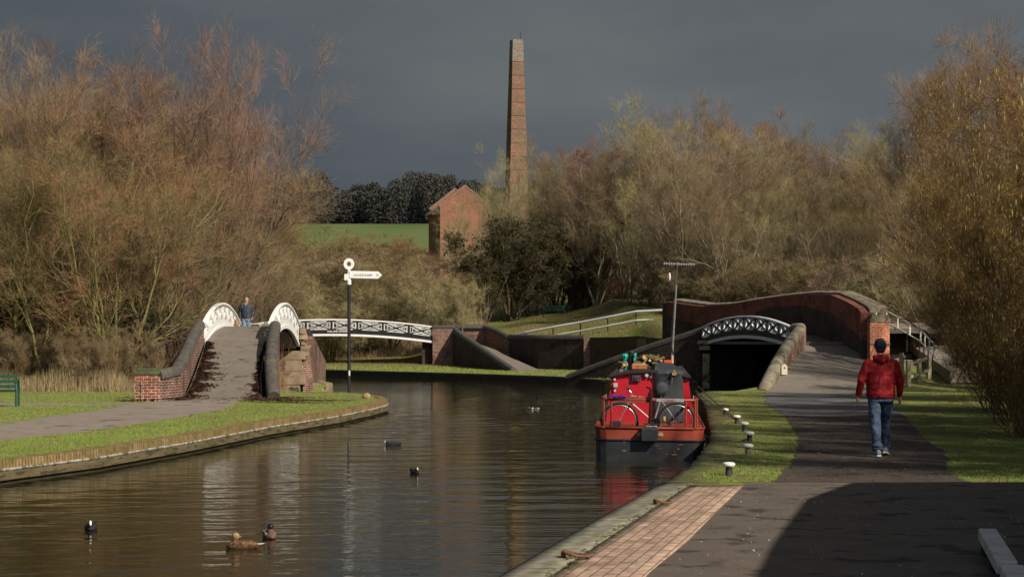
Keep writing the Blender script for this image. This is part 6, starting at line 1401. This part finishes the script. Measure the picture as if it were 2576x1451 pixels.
# tall trees at the right
for a in [
 ('wood', 2330, 102, 118, 'tall grey-brown tree with a crooked dark limb at the upper right', T_grey, K_brown, .85),
 ('wood', 2440, 98, 92, 'tall russet tree at the top right, highest on that side', T_orange, K_brown, .9),
 ('wood', 2560, 90, 95, 'tall russet tree cut by the right edge', T_orange, K_brown, .9),
 ('dense', 2400, 86, 330, 'brown bushy tree behind the hazels, left of the tall russet tree', T_tan, K_brown, 1.0),
 ('whip', 2500, 56, 150, 'golden-brown upright tree above the hazel bushes', T_hazel, K_brown, 1.0),
 ('dense', 2400, 72, 560, 'tan bushy tree just beyond the black and white handrail', T_tan, K_pale, .9)]:
    plant(a[0], a[1], a[2], a[3], a[4], gR, a[5], a[6], wide=a[7])
for x, Y, t, l, wd in [
 (2650, 30.5, 330, 'large catkin-hung hazel filling the right edge', .9), (2600, 34.5, 300, 'tall catkin-hung hazel, second from the right edge', .8), (2560, 40, 380, 'hazel bush overhanging the grass right of the walker', .8),
 (2570, 34.5, 660, 'low dense hazel bush spilling onto the grass, nearest the walker', 1.2), (2600, 30, 660, 'low dense hazel bush at the right edge above the tarmac', 1.2), (2510, 40.5, 720, 'low dense hazel bush between the walker and the timber fence', 1.1),
 (2640, 39, 230, 'tall golden hazel against the sky at the right edge', .8), (2530, 47, 470, 'smaller hazel bush beyond the walker, right of the rail fence', .75), (2600, 46, 280, 'hazel bush rising behind the others, below the russet tree', .8), (2510, 53, 560, 'hazel bush next to the timber fence end', .7)]:
    plant('hazel', x, Y, t, l, gH, wide=wd)
# outside the view on the right: more of the same hedge, shading the path
for X_, Y_, H_ in ((11.3, 25.5, 7.5), (9.8, 20.5, 7.2), (14.5, 30, 7.5), (16, 34, 9), (12.5, 22, 8.5)):
    plant('hazel', 0, Y_, 0, 'hazel bush of the hedge continuing outside the right edge', gH, X=X_, H=H_)
# reeds and dead stalks at the thicket foot
def stalks(name, n_, xf, m_, seed, h0, h1, wd, yj=.7):
    r = np.random.default_rng(seed); P_ = []
    for _ in range(n_):
        x, y = xf(r); P_.append((x, y, ground(x, y)-.03))
    P_ = np.array(P_); h = r.uniform(h0, h1, n_)*(.6+.4*np.sin(P_[:, 0]*1.7)**2); la = r.uniform(0, 6.28, n_); ll = h*r.uniform(0, .35, n_)
    top = P_+np.stack([np.cos(la)*ll, np.sin(la)*ll, h], 1); mid = (P_+top)/2+r.normal(0, .02, (n_, 3)); par = np.stack([P_, mid, top], 1)
    V, Fq = ribbons_np(par, np.full(n_, wd), r); me = rawmesh(name, V, Fq.ravel(), np.full(len(Fq), 4)); me.materials.append(m_)
    o = bpy.data.objects.new(name, me); COL.objects.link(o); o['kind'] = 'stuff'
M_reed = mat('dead_reed', (.40,.31,.17), (.24,.18,.09), 2.5, .85, coord='pos')
stalks('dead_reeds', 5500, lambda r: (-19+r.random()*8.1, 58.2+abs(r.normal(0, 1.1))), M_reed, 3, .25, 1.0, .007)
stalks('bramble_stems', 9000, lambda r: (-22+r.random()*13.5, 59+r.random()*9) if r.random() < .8 else (-12+r.random()*3, 66.5+r.random()*3), T_red, 5, .4, 2.2, .006)
stalks('undergrowth_far', 26000, lambda r: (-22+r.random()*20, 110+r.random()**1.3*40), T_tan, 6, .2, .8, .012)
stalks('undergrowth_wood', 20000, lambda r: (10+r.random()*24, 98+r.random()**1.2*34), T_grey, 7, .3, 1.2, .011)
stalks('hedge_bottom', 5000, lambda r: (lambda y: (.288*y+.2+abs(r.normal(0, .9)), y))(30+r.random()*16), T_hazel, 8, .15, .7, .004)
# far woodland on the ridge, cloud shadow put into its dark colour
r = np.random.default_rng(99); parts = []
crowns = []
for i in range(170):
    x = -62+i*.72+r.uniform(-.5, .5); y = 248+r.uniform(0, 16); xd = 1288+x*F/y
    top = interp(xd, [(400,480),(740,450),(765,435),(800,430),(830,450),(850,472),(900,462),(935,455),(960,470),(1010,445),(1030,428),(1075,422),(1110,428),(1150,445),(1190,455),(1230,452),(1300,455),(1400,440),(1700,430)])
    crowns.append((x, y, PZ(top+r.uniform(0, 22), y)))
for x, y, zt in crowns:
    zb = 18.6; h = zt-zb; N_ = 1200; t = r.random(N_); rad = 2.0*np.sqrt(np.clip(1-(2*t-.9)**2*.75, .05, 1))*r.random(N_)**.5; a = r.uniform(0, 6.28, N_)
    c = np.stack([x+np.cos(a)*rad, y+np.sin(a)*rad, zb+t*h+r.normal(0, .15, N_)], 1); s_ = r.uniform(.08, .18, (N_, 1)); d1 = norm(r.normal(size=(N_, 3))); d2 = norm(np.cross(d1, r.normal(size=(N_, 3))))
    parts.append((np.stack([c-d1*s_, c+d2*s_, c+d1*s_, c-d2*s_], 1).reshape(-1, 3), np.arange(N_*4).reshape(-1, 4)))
V, Fq = join(parts); me = rawmesh('distant_wood', V, Fq.ravel(), np.full(len(Fq), 4)); me.materials.append(mat('cloud_shaded_foliage', (.052,.055,.050), (.068,.067,.058), .12, 1.0, coord='pos', spec=0))
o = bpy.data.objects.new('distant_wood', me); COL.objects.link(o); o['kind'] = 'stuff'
